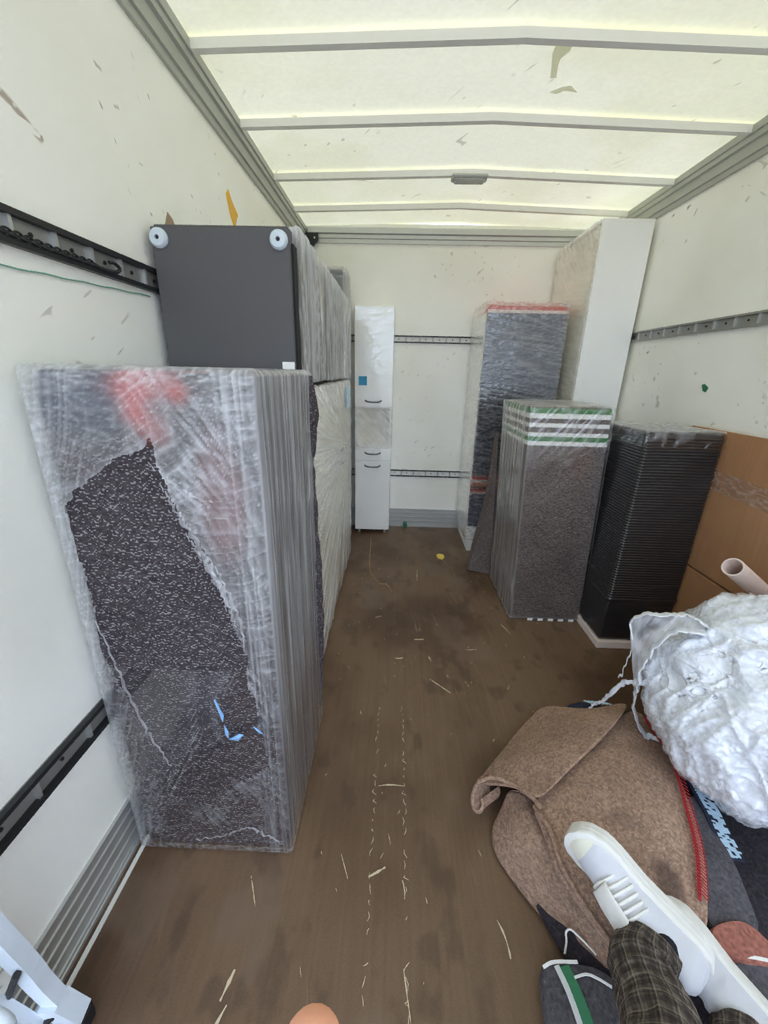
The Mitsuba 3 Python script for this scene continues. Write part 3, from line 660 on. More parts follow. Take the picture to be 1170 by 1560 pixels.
for i_ in range(nr-1):
    for j_ in (0, nc-1):
        a = i_*nc+j_; b_ = a+nr*nc; Fc += [[a, a+nc, b_+nc], [a, b_+nc, b_]]
add('blanket_flap', trimesh.Trimesh(V, Fc, process=False), 'felt_striped', t, smooth=True)

J_ = (1.032, 1.345, 1.685, 2.0, .042, 1.045)
t = thing('black_stack', 'ribbed black stack wrapped in black film standing on a pale base board', 'wrapped stack')
add('base_board', box(1.022, 1.352, 1.67, 2.01, 0, .04, .003), 'base_board', t, label='pale wooden base board')
def dJ(P, N, s):
    z = P[:, 2]; ph = z/.0128+.4*meshkit.fbm(P*np.array([5, 5, 2.0]), 2, 3)
    rib = np.abs(np.sin(ph*np.pi))**.7
    amp = np.where(N[:, 0] < -.5, .0018, .0065)*sst(.18, .34, z)*(1-.0*z)+.0012
    return amp*rib+.003*meshkit.fbm(P*12, 2, 5)+.006*rid(P[:, 0]*4+P[:, 1]*4, z*9, 8, 91)*(z < .35)
m, P, N, s = wrap(*J_, .012, .012, dJ, zres=.0022, top=True)
add('black_film', m, 'black_film', t, smooth=True)
# clear film bunched over its top edge
def dJ2(P, N, s): return .003+.006*rid(P[:, 0]*24, P[:, 1]*24+P[:, 2]*20, 3, 93)*(N[:, 0] < .5)
m, P, N, s = wrap(J_[0]-.008, J_[1]+.001, J_[2]-.010, J_[3]+.004, .985, J_[5]+.010, .008, .006, dJ2, bottom=False)
a_ = rid(P[:, 0]*24, P[:, 1]*24+P[:, 2]*20, 4, 93); add_film(t, m, np.where(N[:, 2] > .5, .10+.4*a_, .02+.35*a_*sst(.99, 1.04, P[:, 2])*np.exp(-((P[:, 0]-1.12)/.07)**2)))

# ---------------------------------------------------------------- cardboard, tube
t = thing('cardboard_sheet', 'large brown cardboard sheet leaning upright against the right wall', 'cardboard')
add('panel', box(1.358, 1.366, .72, 1.90, .462, 1.06, .001), 'cardboard', t); add('panel', box(1.356, 1.366, .72, 1.90, .012, .452, .001), 'cardboard', t)
add('crease', box(1.361, 1.366, .72, 1.90, .45, .464), 'card_edge', t)
def tape_patch():
    y_, z_ = np.meshgrid(np.linspace(1.2, 1.74, 90), np.linspace(.82, .90, 24), indexing='ij')
    zz = z_-.05*(1.66-y_); x_ = 1.3565-.002*rid(y_*40, zz*90, 3, 5); i, j = np.meshgrid(np.arange(89), np.arange(23), indexing='ij')
    q = np.stack([i*24+j, i*24+j+1, (i+1)*24+j+1, (i+1)*24+j], -1).reshape(-1, 4)
    return (np.stack([x_, y_, zz], -1).reshape(-1, 3), q), np.column_stack([.04+.35*rid(y_*40, zz*90, 5, 5).ravel(), 0*y_.ravel()])
m, uv = tape_patch(); add('clear_tape', m, 'film', t, smooth=True, uv=uv)
ax0, ax1 = np.array([1.108, 1.20, .688]), np.array([1.325, 1.285, .545]); L = np.linalg.norm(ax1-ax0)
prof = np.array([(.026, 0), (.0305, 0), (.031, .001), (.031, L), (.026, L), (.026, 0)])
c = trimesh.creation.revolve(prof, sections=48); M = trimesh.geometry.align_vectors([0, 0, 1], (ax1-ax0)/L); M[:3, 3] = ax0; c.apply_transform(M); c.fix_normals()
single('cardboard_tube', c, 'tube_card', 'pale cardboard tube sticking out above the crumpled film heap', 'tube', smooth=35)

# ---------------------------------------------------------------- crumpled film heap
t = thing('film_heap', 'big white heap of crumpled stretch film at the right edge on the blankets', 'plastic film')
def heap(sub, rad, seed, k=1.0):
    m = trimesh.creation.icosphere(sub, 1.0); d = m.vertices; 
    v = d*rad
    q = v+np.array([3.0, 1, 2])
    lump = (meshkit.fbm(q*4.0, 2, seed)-.5)*.13
    wv = np.stack([meshkit.noise(q*8, seed+20+a) for a in range(3)], -1)
    def r3(f, s_, p): return (1-np.abs(2*meshkit.noise(q*f+wv*.9, s_)-1))**p
    def flow(axis, fa, fl_, s_, p):   # creases that run along an axis
        a_ = np.array(axis, float); a_ /= np.linalg.norm(a_); b_ = np.cross(a_, [.3, .9, .1]); b_ /= np.linalg.norm(b_); c_ = np.cross(a_, b_)
        w_ = q+.035*(np.stack([meshkit.fbm(q*7, 2, s_+30+k_) for k_ in range(3)], -1)-.5)
        return (1-np.abs(2*meshkit.noise(np.stack([w_@a_*fl_, w_@b_*fa, w_@c_*fa], -1), s_)-1))**p
    g1, g2, g3 = (sst(.35, .6, meshkit.noise(q*6, seed+50+k_)) for k_ in range(3))
    cr = .030*r3(np.array([5, 4, 6]), seed+1, 1.3)+.022*flow((.6, .3, -.75), 11, 3, seed+2, 1.3)+.011*flow((.5, -.2, -.8), 30, 3.5, seed+3, 3.5)*g1+.011*flow((-.7, .2, -.6), 26, 3.5, seed+4, 3.5)*g2+.005*flow((.1, .8, -.5), 48, 5, seed+5, 4)*g3+.0022*flow((.9, .1, -.3), 80, 9, seed+6, 4)
    v = v+d*(lump+k*(cr-.04))[:, None]; m.vertices = v; return m
hc = np.array([1.10, .95, .375])
m = heap(7, np.array([.285, .29, .30]), 5); m.apply_translation(hc)
v = m.vertices.copy(); v[:, 2] = np.maximum(v[:, 2], .085+.0*v[:, 0]); v[:, 0] = np.minimum(v[:, 0], 1.345); m = trimesh.Trimesh(v, m.faces, process=False)
add('crumpled_film', m, 'film_white', t, smooth=True)
m = heap(7, np.array([.287, .292, .303]), 5, 1.25); m.apply_translation(hc)
v = m.vertices.copy(); v[:, 2] = np.maximum(v[:, 2], .075); v[:, 0] = np.minimum(v[:, 0], 1.352); m = trimesh.Trimesh(v, m.faces, process=False)
hz = .06+.45*(1-np.abs(2*meshkit.noise(v*np.array([60, 24, 28]), 3)-1))**6+.4*(1-np.abs(2*meshkit.noise(v*np.array([22, 70, 50]), 4)-1))**6
add('outer_film', m, 'film', t, smooth=True, uv=np.column_stack([hz, 0*hz]))
def strand(pts, r0, r1, fl=.35, k=6, sd=0):
    c = curve(pts, k); n_ = len(c); c = c+.0025*(np.random.default_rng(sd).normal(size=(n_, 3)))
    r_ = np.linspace(r0, r1, n_)*(.8+.5*np.random.default_rng(sd+1).random(n_)); return tube(c, r_, 10, fl)
S1 = [(.90, .99, .60), (.865, 1.02, .615), (.80, 1.03, .609), (.754, 1.05, .594), (.735, 1.06, .554), (.76, 1.06, .471), (.75, 1.06, .403), (.745, 1.06, .351)]
S2 = [(.88, .98, .59), (.826, 1.0, .577), (.80, 1.02, .504), (.786, 1.03, .423), (.786, 1.03, .334), (.796, 1.03, .255), (.835, 1.02, .171), (.869, 1.02, .15), (.898, 1.01, .15)]
S3 = [(.86, .99, .41), (.839, 1.0, .414), (.801, 1.03, .36), (.772, 1.06, .332), (.758, 1.09, .271), (.756, 1.12, .202), (.737, 1.14, .164), (.728, 1.15, .136)]
add('loose_strand', strand(S1, .022, .005, .16, sd=1), 'film_white', t, smooth=True); add('loose_strand', strand(S2, .026, .005, .2, sd=3), 'film_white', t, smooth=True); add('loose_strand', strand(S3, .012, .003, .6, sd=5), 'film_white', t, smooth=True)
# webbed film between the strands
wa = curve(S1[:6], 6); wb = curve(S2[:6], 6); n_ = min(len(wa), len(wb)); wa, wb = wa[:n_], wb[:n_]
ww = np.linspace(0, 1, 14); W_ = wa[:, None]*(1-ww)[None, :, None]+wb[:, None]*ww[None, :, None]; W_ = W_+.012*(meshkit.noise(W_*60, 4)[..., None]-.5)
keep = n_
i, j = np.meshgrid(np.arange(keep-1), np.arange(13), indexing='ij'); q = np.stack([i*14+j, i*14+j+1, (i+1)*14+j+1, (i+1)*14+j], -1).reshape(-1, 4)
hz = np.clip(.2+.5*rid(W_[..., 0]*50, W_[..., 2]*40, 2, 4), 0, .8).ravel()
add('film_web', (W_.reshape(-1, 3), q), 'film', t, smooth=True, uv=np.column_stack([hz, 0*hz]))

# ---------------------------------------------------------------- blankets on the floor
t = thing('navy_blanket', 'crumpled dark navy felt blanket spread under the film heap and the brown blanket', 'blanket')
nav = [(1.0, 1.21, .02), (1.167, 1.198, .03), (1.32, 1.05, .05), (1.34, .761, .05), (1.3, .42, .05), (.916, .36, .05), (.66, .35, .05), (.55, .40, .06), (.56, .47, .07), (.734, .577, .085), (.80, .731, .09), (.88, .931, .08)]
add('cloth', cloth(nav, [(1.05, .75, .085), (.9, .55, .07), (1.1, .5, .06)], .012, amp=.012, freq=9, seed=3, skirt=-1), 'felt_navy', t, smooth=45)
mat('strip_navy', pr(srgb(36, 42, 62), .8)); mat('strip_pale', pr(srgb(178, 205, 222), .8))
zb = curve([(.904, .905, .14), (.896, .839, .135), (.893, .793, .13), (.884, .756, .128), (.881, .723, .122), (.878, .685, .12)], 8)
for (a, b) in zip(zb[:-1], zb[1:]):
    pass
def ribbon(c, w, th=.003, upv=(0, 0, 1)):
    c = np.asarray(c); tt = np.gradient(c, axis=0); tt /= np.linalg.norm(tt, axis=1, keepdims=True); sd = np.cross(tt, upv); sd /= np.linalg.norm(sd, axis=1, keepdims=True)
    n_ = len(c); w = np.broadcast_to(w, (n_,))[:, None]; u_ = np.array(upv)*th
    V = np.vstack([c-sd*w, c+sd*w, c+sd*w+u_, c-sd*w+u_]); F = []
    for i_ in range(n_-1):
        for k_ in range(4):
            a, b_ = k_*n_+i_, ((k_+1) % 4)*n_+i_; F += [[a, a+1, b_+1], [a, b_+1, b_]]
    F += [[0, n_, 2*n_], [0, 2*n_, 3*n_], [n_-1, 3*n_-1, 2*n_-1], [n_-1, 4*n_-1, 3*n_-1]]
    m = trimesh.Trimesh(V, F, process=False); m.fix_normals(); return m
add('patterned_edge', ribbon(zb+[.012, 0, 0], .02), 'strip_navy', t, label='navy and pale blue patterned edging')
for k_ in range(0, len(zb)-2):
    for o in (-.012, -.004, .005, .013):
        p = zb[k_]+[.012+o, 0, .004]; e_ = .35*zb[k_]+.65*zb[k_+1]+[.012+o+.009, 0, .0045]
        if rng.random() < .75: add('pale_bar', ribbon([p, (p+e_)/2, e_], .0026, .001), 'strip_pale', t)
t = thing('grey_blanket', 'folded grey felt blanket between the red-stitched edge and the navy blanket', 'blanket')
add('cloth', cloth([(.905, .868, .125), (.90, .78, .125), (.885, .702, .125), (.855, .6, .12), (.838, .545, .115), (.723, .53, .12), (.74, .64, .14), (.80, .77, .145)], [(.83, .68, .135)], .008, amp=.004, seed=4, skirt=.05), 'felt_grey', t, smooth=45)
t = thing('pink_cloth', 'dusty pink felt piece lying beside the white sneakers', 'blanket')
add('cloth', cloth([(.72, .545, .135), (.77, .56, .135), (.815, .562, .13), (.845, .52, .122), (.835, .495, .118), (.756, .50, .122), (.71, .515, .125)], [], .006, amp=.003, seed=5, skirt=.04), 'felt_pink', t, smooth=45)
t = thing('slate_blanket', 'dark slate felt blanket corner below the pink cloth at the right edge', 'blanket')
add('cloth', cloth([(.735, .505, .115), (.84, .497, .115), (.90, .47, .10), (.84, .39, .09), (.66, .385, .09), (.68, .45, .10)], [], .008, amp=.004, seed=6, skirt=.05), 'felt_grey', t, smooth=45)
add('hem_stitching', ribbon(curve([(.745, .508, .119), (.79, .506, .119), (.84, .499, .119)], 5), .003, .002), 'paper_white', t)
t = thing('dark_blanket', 'dark navy blanket poking out under the lower left side of the brown blanket', 'blanket')
add('cloth', cloth([(.355, .70, .03), (.384, .641, .025), (.408, .578, .022), (.432, .525, .022), (.47, .505, .03), (.525, .49, .06), (.565, .534, .08), (.52, .62, .08), (.44, .70, .06)], [(.47, .57, .06)], .007, amp=.006, freq=20, seed=7, skirt=-1), 'felt_navy', t, smooth=45)
add('white_loop', tube(curve([(.418, .535, .032), (.426, .55, .045), (.428, .562, .055), (.438, .565, .06), (.45, .556, .06), (.465, .545, .055), (.482, .528, .05)], 5), .0024, 6), 'paper_white', t, label='white binding cord', smooth=True)
t = thing('striped_blanket', 'folded grey blanket with a green and white stripe at the bottom of the picture', 'blanket')
gb = [(.352, .505, .045), (.38, .507, .055), (.43, .508, .06), (.485, .50, .06), (.53, .45, .06), (.53, .36, .06), (.46, .33, .06), (.335, .33, .05), (.338, .40, .045)]
add('cloth', cloth(gb, [(.42, .43, .064)], .006, amp=.002, seed=8, skirt=-1), 'felt_grey', t, smooth=45)
mat('stripe_green', pr(srgb(62, 128, 92), .85)); mat('stripe_white', pr(srgb(216, 220, 220), .85))
sw = curve([(.383, .503, .0605), (.392, .465, .0635), (.397, .42, .0645), (.398, .37, .0635), (.397, .335, .0615)], 6)
add('white_stripe', ribbon(sw, .0055, .002), 'stripe_white', t); add('green_stripe', ribbon(sw+[.0165, 0, .0005], .0105, .002), 'stripe_green', t)
add('hem_stitching', ribbon(curve([(.413, .484, .0655), (.44, .489, .067), (.462, .483, .067), (.485, .472, .066)], 6), .002, .003), 'paper_white', t)
add('hem_binding', ribbon(curve([(.356, .503, .051), (.38, .509, .058), (.43, .509, .063)], 6), .0028, .003), 'paper_white', t)

t = thing('brown_blanket', 'brown felt blanket with red stitched edge heaped on the floor under the sneaker', 'blanket')
main = [(.41, .785, .15), (.463, .828, .17), (.553, .895, .18), (.693, 1.002, .17), (.863, 1.143, .15), (.92, 1.124, .13), (.913, 1.074, .13), (.887, .924, .15), (.829, .771, .16), (.78, .661, .16), (.724, .563, .14), (.684, .528, .13), (.612, .499, .12), (.522, .48, .11), (.47, .546, .13), (.418, .625, .15), (.419, .712, .16)]
maini = [(.582, .84, .2), (.618, .709, .205), (.624, .606, .175), (.492, .64, .165), (.504, .736, .185), (.736, .917, .19), (.567, .542, .125)]
low = [(.375, .865, .12), (.345, .83, .06), (.318, .797, .03), (.312, .739, .02), (.352, .675, .02), (.398, .607, .025), (.462, .545, .04), (.51, .495, .07), (.56, .52, .1), (.53, .6, .09), (.49, .68, .10), (.46, .79, .11)]
lowi = [(.375, .735, .105), (.42, .643, .095), (.475, .575, .08), (.37, .8, .10)]
flap = [(.28, .87, .11), (.323, .921, .11), (.413, 1.024, .085), (.503, 1.133, .06), (.618, 1.252, .04), (.699, 1.21, .07), (.775, 1.175, .11), (.862, 1.15, .17), (.77, 1.045, .205), (.631, .93, .213), (.533, .856, .213), (.455, .80, .19), (.424, .782, .18), (.396, .80, .17), (.363, .849, .14)]
flapi = [(.559, 1.004, .165), (.685, 1.053, .185), (.434, .935, .15), (.49, .884, .19)]
parts = [cloth(main, maini, .007, amp=.010, freq=7, seed=11, skirt=.02), cloth(low, lowi, .007, amp=.010, freq=10, seed=12, skirt=-1), cloth(flap, flapi, .007, th=.007, amp=.009, freq=9, seed=13, skirt=.012)]
# hanging skirt at the far side of the flap and right of the main sheet
side = curve([(.323, .915, .10), (.413, 1.02, .08), (.503, 1.128, .055), (.618, 1.245, .035), (.699, 1.205, .065), (.775, 1.17, .10), (.863, 1.14, .14), (.915, 1.12, .125), (.908, 1.07, .125), (.882, .924, .14), (.825, .771, .15), (.776, .661, .15)], 6)
sk = np.stack([side, side*[1, 1, .4]+[0, 0, .002], side*[1, 1, 0]+[0, 0, .004]], 1); n_ = len(side)
i, j = np.meshgrid(np.arange(n_-1), np.arange(2), indexing='ij'); q = np.stack([i*3+j, i*3+j+1, (i+1)*3+j+1, (i+1)*3+j], -1).reshape(-1, 4)
parts.append(trimesh.Trimesh(sk.reshape(-1, 3), np.vstack([q[:, :3], q[:, [0, 2, 3]]]), process=False))
# rolled hem at the left corner and along the main sheet's left edge
roll_ = curve([(.30, .885, .115), (.281, .872, .108), (.267, .857, .09), (.262, .843, .07), (.268, .828, .055), (.282, .823, .055), (.292, .832, .068), (.29, .845, .08)], 5)
parts.append(tube(roll_, .0062, 8, .7))
sk3 = np.stack([roll_, roll_+[.03, .018, .004], roll_+[.06, .04, .0]], 1); n_ = len(roll_); i, j = np.meshgrid(np.arange(n_-1), np.arange(2), indexing='ij'); q = np.stack([i*3+j, i*3+j+1, (i+1)*3+j+1, (i+1)*3+j], -1).reshape(-1, 4)
parts.append(trimesh.Trimesh(sk3.reshape(-1, 3), np.vstack([q[:, :3], q[:, [0, 2, 3]]]), process=False))
fl = curve([(.29, .88, .11), (.283, .868, .095), (.285, .856, .07), (.29, .846, .03)], 5)
sk2 = np.stack([fl, fl+[.06, -.01, -.005]], 1)
parts.append(tube(curve([(.41, .775, .155), (.425, .712, .168), (.428, .64, .16), (.455, .575, .142), (.49, .522, .125), (.525, .478, .112)], 8), .006, 8))
parts.append(tube(curve([(.28, .87, .112), (.32, .868, .135), (.363, .846, .145), (.40, .793, .172), (.417, .757, .178)], 8), .006, 8))
add('cloth', cat_([trimesh.Trimesh(p.vertices, p.faces, process=False) for p in parts]), 'felt_brown', t, smooth=50)
mat('red_thread', pr(srgb(166, 44, 48), .85))
ed = curve([(.903, 1.10, .143), (.897, 1.06, .145), (.872, .924, .168), (.814, .775, .176), (.766, .665, .176), (.718, .58, .158)], 14)
add('red_binding', ribbon(ed-[.004, 0, 0], .0028, .004), 'red_thread', t, label='red thread edging')
st = []
for k_ in range(0, len(ed)-1):
    a = ed[k_]; tdir = ed[k_+1]-ed[k_]; Lk = np.linalg.norm(tdir); tdir /= Lk; sd = np.cross(tdir, [0, 0, 1]); sd /= np.linalg.norm(sd)
    for o in np.arange(0, Lk, .02):
        c = a+tdir*o; st.append(ribbon([c+sd*-.012+[0, 0, .007]+tdir*.006, c+[0, 0, .009], c+sd*.012+[0, 0, .008]-tdir*.004], .0012, .0015))
add('whip_stitch', cat_(st), 'red_thread', t, kind='stuff', label='red whip stitches')
t = thing('zigzag_rag', 'scrap of navy cloth with pale zigzag print behind the brown blanket', 'cloth')
add('cloth', cloth([(.69, 1.235, .05), (.74, 1.255, .06), (.80, 1.24, .07), (.85, 1.2, .08), (.82, 1.17, .1), (.76, 1.19, .085), (.72, 1.215, .07)], [], .006, amp=.006, freq=30, seed=9, skirt=-1), 'strip_navy', t, smooth=45)
for k_ in range(6):
    x = .752+.014*k_; add('pale_bar', ribbon([(x, 1.228-.05*(x-.75), .092), (x+.01, 1.215-.05*(x-.75), .098), (x+.02, 1.205-.05*(x-.75), .102)], .0035, .002), 'strip_pale', t)

# ---------------------------------------------------------------- person: lower legs, sneakers, fingertip
t = thing('person', 'person in plaid trousers and white sneakers resting their crossed feet on the brown blanket', 'person')
def frame(o, Td, Ud):
    Td = np.array(Td, float); Td /= np.linalg.norm(Td); Ud = np.array(Ud, float); Ud -= Td*(Ud@Td); Ud /= np.linalg.norm(Ud); Sd = np.cross(Td, Ud)
    M = np.eye(4); M[:3, 0], M[:3, 1], M[:3, 2], M[:3, 3] = Td, Sd*1.08, Ud*1.2, o; return M
LEN = .285
def width(tt):   # half width of the foot along its length (0 heel .. 1 toe)
    return np.interp(tt, [0, .04, .12, .3, .5, .7, .82, .92, .97, 1], [.012, .026, .034, .034, .035, .045, .046, .037, .024, .006])
def height(tt): return np.interp(tt, [0, .03, .1, .2, .34, .45, .55, .7, .85, .94, .98, 1], [.050, .078, .092, .086, .083, .096, .088, .067, .054, .046, .038, .024])
def loft(sec): 
    n_, k_ = sec.shape[:2]; V = np.vstack([sec.reshape(-1, 3), sec[0].mean(0), sec[-1].mean(0)]); F = []
    for i_ in range(n_-1):
        for j_ in range(k_):
            a, b_ = i_*k_+j_, i_*k_+(j_+1) % k_; F += [[a, b_, b_+k_], [a, b_+k_, a+k_]]
    for j_ in range(k_): F += [[n_*k_, (j_+1) % k_, j_], [n_*k_+1, (n_-1)*k_+j_, (n_-1)*k_+(j_+1) % k_]]
    m = trimesh.Trimesh(V, F, process=False); m.fix_normals(); return m
mat('sneaker_white', pr(srgb(206, 208, 214), .5, spec=.35)); mat('sole_groove', pr(srgb(176, 176, 178), .6)); mat('sneaker_sole', pr(srgb(226, 225, 219), .45)); mat('sock_black', pr(srgb(22, 24, 32), .95))
mat('toe_cream', pr(srgb(224, 222, 206), .5))
def sneaker(M, par, full=True):
    tt = 1-(1-np.linspace(0, 1, 70)**1.0)**1.0; tt = .5-.5*np.cos(np.linspace(0, np.pi, 70)); ang = np.linspace(-.25*np.pi, 1.25*np.pi, 44)
    up_ = []
    for q_ in tt:
        w_, h_ = width(q_), height(q_)-.022; p_ = 2.3 if q_ > .5 else 3.2
        c_, s_ = np.cos(ang), np.sin(ang); x_ = np.sign(c_)*np.abs(c_)**(2/p_)*w_; narrow = 1-.32*np.clip(s_, 0, 1)**2*(q_ < .55)-.22*np.clip(s_, 0, 1)*(q_ >= .55)
        z_ = .022+np.sign(s_)*np.abs(s_)**(2/p_)*np.where(s_ > 0, h_, .012)
        # the collar dips where the foot goes in
        up_.append(np.column_stack([np.full(len(ang), q_*LEN), x_*narrow, z_]))
    sec = np.array(up_); crease = .0015*(meshkit.noise(sec*np.array([90, 40, 60]), 4)-.5)[..., None]; sec = sec+crease
    m = loft(sec); m.apply_transform(M); s_ = add('sneaker', m, 'sneaker_white', par, smooth=40, label='white sneaker')
    so = []
    for zz, e_ in ((.0, -.003), (.004, .002), (.013, .004), (.0145, .0015), (.0155, .004), (.023, .0045), (.0245, .002), (.0255, .0045), (.034, .0035), (.036, -.001)):
        o_ = [(q_*LEN+(q_-.5)*.008, (width(q_)+e_)*1.0) for q_ in tt]; ring = np.array(o_+[(a, -b_) for a, b_ in o_[::-1]]); rise = .010*np.clip((ring[:, 0]/LEN-.75)/.25, 0, 1)**2
        so.append(np.column_stack([ring, zz+rise]))
    m = loft(np.array(so)); m.apply_transform(M); add('sole', m, 'sneaker_sole', s_, smooth=40, label='thick white rubber sole')
    if full:
        for k_, q_ in enumerate(np.linspace(.50, .70, 6)):
            w_ = .020; h_ = height(q_)+.003; pts_ = [(q_*LEN-.008, -w_-.010, h_-.022), (q_*LEN, -w_, h_-.005), (q_*LEN+.004, 0, h_+.001), (q_*LEN-.002, w_, h_-.005), (q_*LEN-.012, w_+.011, h_-.024), (q_*LEN-.018, w_+.015, h_-.036)]
            m = tube(curve(pts_, 5), .0042, 8, .55); m.apply_transform(M); add('lace', m, 'sneaker_sole', s_, smooth=True)
        tg = loft(np.array([np.column_stack([np.full(16, x_), .022*np.cos(np.linspace(0, 2*np.pi, 16, endpoint=False)), z_+.006*np.sin(np.linspace(0, 2*np.pi, 16, endpoint=False))]) for x_, z_ in ((.125, .098), (.135, .1), (.15, .094), (.18, .084), (.2, .074))]))
        tg.apply_transform(M); add('tongue', tg, 'sneaker_sole', s_, smooth=True)
        tc = []
        for q_ in np.linspace(.86, .995, 12):
            a_ = np.linspace(.12*np.pi, .62*np.pi, 18); w_, h_ = width(q_)+.0015, height(q_)-.0205; tc.append(np.column_stack([np.full(18, q_*LEN+.001), np.cos(a_)*w_*.9, .024+np.sin(a_)**.8*h_]))
        tc = np.array(tc); i, j = np.meshgrid(np.arange(11), np.arange(17), indexing='ij'); q = np.stack([i*18+j, i*18+j+1, (i+1)*18+j+1, (i+1)*18+j], -1).reshape(-1, 4)
        m = trimesh.Trimesh(tc.reshape(-1, 3), np.vstack([q[:, :3], q[:, [0, 2, 3]]]), process=False); m.apply_transform(M); add('toe_cap', m, 'toe_cream', s_, smooth=True, label='yellowed cream toe patch')
    return s_
heel1 = np.array([.655, .481, .178]); Td = (-.688, .666, .289); Ud = (-.672, -.735, .13)
sh1 = frame(heel1, Td, Ud); sneaker(sh1, t)
heel2 = np.array([.785, .365, .085]); sh2 = frame(heel2, (-.50, .83, .10), (-.78, -.40, .42)); sneaker(sh2, t, False)
def loc(M, x, y, z): return (M@np.array([x, y, z, 1]))[:3]
ank1 = loc(sh1, .085, 0, .085); top1 = loc(sh1, .075, 0, .15)
sk = hull_chain([loc(sh1, .075, 0, .05), loc(sh1, .078, 0, .085), loc(sh1, .085, 0, .15)], [.031, .034, .036]); add('sock', to_tm(sk, .008, 6), 'sock_black', t, smooth=True, label='black sock')
sk = hull_chain([loc(sh2, .07, 0, .05), loc(sh2, .07, 0, .09), loc(sh2, .066, 0, .15)], [.03, .034, .037]); add('sock', to_tm(sk, .008, 6), 'sock_black', t, smooth=True, label='black sock')
def plaid(p, n, uv):
    a, b = uv.x, uv.y
    f = noise(a*260, b*260, 1.0)
    base = mix(srgb(84, 76, 70), srgb(104, 95, 87), noise(a*60, b*60, 3.0))
    def line(v, per, w_, ph=0.):
        u_ = v/per+ph; u_ = u_-dr.floor(u_); return 1-smoothstep(w_*.5, w_, dr.abs(u_-.5))
    c = mix(base, srgb(44, 38, 37), line(a, .030, .24)*.55); c = mix(c, srgb(44, 38, 37), line(b, .030, .24)*.55)
    c = mix(c, srgb(40, 34, 33), line(a, .030, .07, .36)*.5); c = mix(c, srgb(40, 34, 33), line(b, .030, .07, .36)*.5)
    c = mix(c, srgb(150, 138, 122), line(a, .030, .05, .5)*.35); c = mix(c, srgb(150, 138, 122), line(b, .030, .05, .5)*.3)
    return c*(.75+.5*f)
mat('plaid_cloth', {'type': 'twosided', 'bsdf': {'type': 'principled', 'base_color': proc(plaid), 'roughness': .95, 'specular': .15, 'sheen': .2}})
def trouser(axis_pts, radii, seed, ns=96):
    c = curve(axis_pts, 26); n_ = len(c); r_ = np.interp(np.linspace(0, 1, n_), np.linspace(0, 1, len(radii)), radii)
    tt = np.gradient(c, axis=0); ln = np.concatenate([[0], np.cumsum(np.linalg.norm(np.diff(c, axis=0), axis=1))]); tt /= np.linalg.norm(tt, axis=1, keepdims=True)
    a = np.cross(tt[0], [0, 0, 1.]); A_ = []
    for i_ in range(n_): a = a-tt[i_]*(a@tt[i_]); a /= np.linalg.norm(a); A_.append(a)
    A_ = np.array(A_); B_ = np.cross(tt, A_); an = np.linspace(0, 2*np.pi, ns+1)
    ca, sa = np.cos(an), np.sin(an); L_ = np.broadcast_to(ln[:, None], (n_, ns+1))
    q_ = np.stack([np.broadcast_to(ca*1.3, L_.shape), np.broadcast_to(sa*1.3, L_.shape), L_*16], -1)
    fold = .012*(meshkit.noise(q_, seed)-.5)+.010*((1-np.abs(2*meshkit.noise(q_*np.array([1.2, 1.2, 2.4])+5, seed+1)-1))**2-.4)*np.exp(-L_/.25)
    R2 = r_[:, None]+fold
    V = c[:, None]+R2[..., None]*(ca[None, :, None]*A_[:, None]+sa[None, :, None]*B_[:, None])
    # hem turned in, knee end closed
    inn = c[:1, None]+(R2[:1, :, None]*.8)*(ca[None, :, None]*A_[:1, None]+sa[None, :, None]*B_[:1, None])+tt[:1, None]*.02
    V = np.concatenate([inn, V, np.broadcast_to(c[-1], (1, ns+1, 3))]); m_ = n_+2
    U = np.stack([np.broadcast_to(an*float(np.mean(r_)), (m_, ns+1)), np.broadcast_to(np.concatenate([[0], ln, [ln[-1]+.05]])[:, None], (m_, ns+1))], -1)
    i, j = np.meshgrid(np.arange(m_-1), np.arange(ns), indexing='ij'); k_ = ns+1
    q = np.stack([i*k_+j, i*k_+j+1, (i+1)*k_+j+1, (i+1)*k_+j], -1).reshape(-1, 4)
    return (V.reshape(-1, 3), q), U.reshape(-1, 2)
leg1 = [loc(sh1, .098, 0, .082), loc(sh1, .095, 0, .13), (.455, .33, .27), (.36, .15, .36), (.26, -.10, .47), (.14, -.40, .52)]
m, uv = trouser(leg1, [.046, .052, .06, .068, .078, .088], 3); add('trouser_leg', m, 'plaid_cloth', t, smooth=True, uv=uv)
leg2 = [loc(sh2, .085, 0, .085), loc(sh2, .065, 0, .13), (.60, .22, .25), (.52, .04, .36), (.40, -.16, .47), (.30, -.42, .52)]
m, uv = trouser(leg2, [.046, .052, .06, .068, .078, .088], 9); add('trouser_leg', m, 'plaid_cloth', t, smooth=True, uv=uv)

# the hand that holds the camera: only a fingertip comes into view
mat('skin', pr(srgb(222, 158, 128), .5, spec=.4))
tipp = np.array([-.0160, .0497, 1.0985])
def finger(base, mid1, mid2, tip_, r0, r1): return hull_chain([base, mid1, mid2, tip_], [r0, r0*.95, (r0+r1)/2, r1])
pc = np.array([-.035, -.020, 1.018])
hand = hull_chain([pc+[.03, 0, 0], pc+[-.035, -.01, -.01]], [.021, .02])+hull_chain([pc+[.026, -.05, -.035], pc+[-.03, -.055, -.04]], [.019, .018])
hand = hand+m3.Manifold.hull_points(np.vstack([trimesh.creation.icosphere(2, .017).apply_translation(p).vertices for p in (pc+[.03, 0, 0], pc+[-.035, -.01, -.01], pc+[.024, -.055, -.036], pc+[-.03, -.06, -.04])]))
hand = hand+finger(pc+[.030, .005, .005], pc+[.024, .04, .02], pc+[.020, .056, .05], tipp, .0095, .0078)
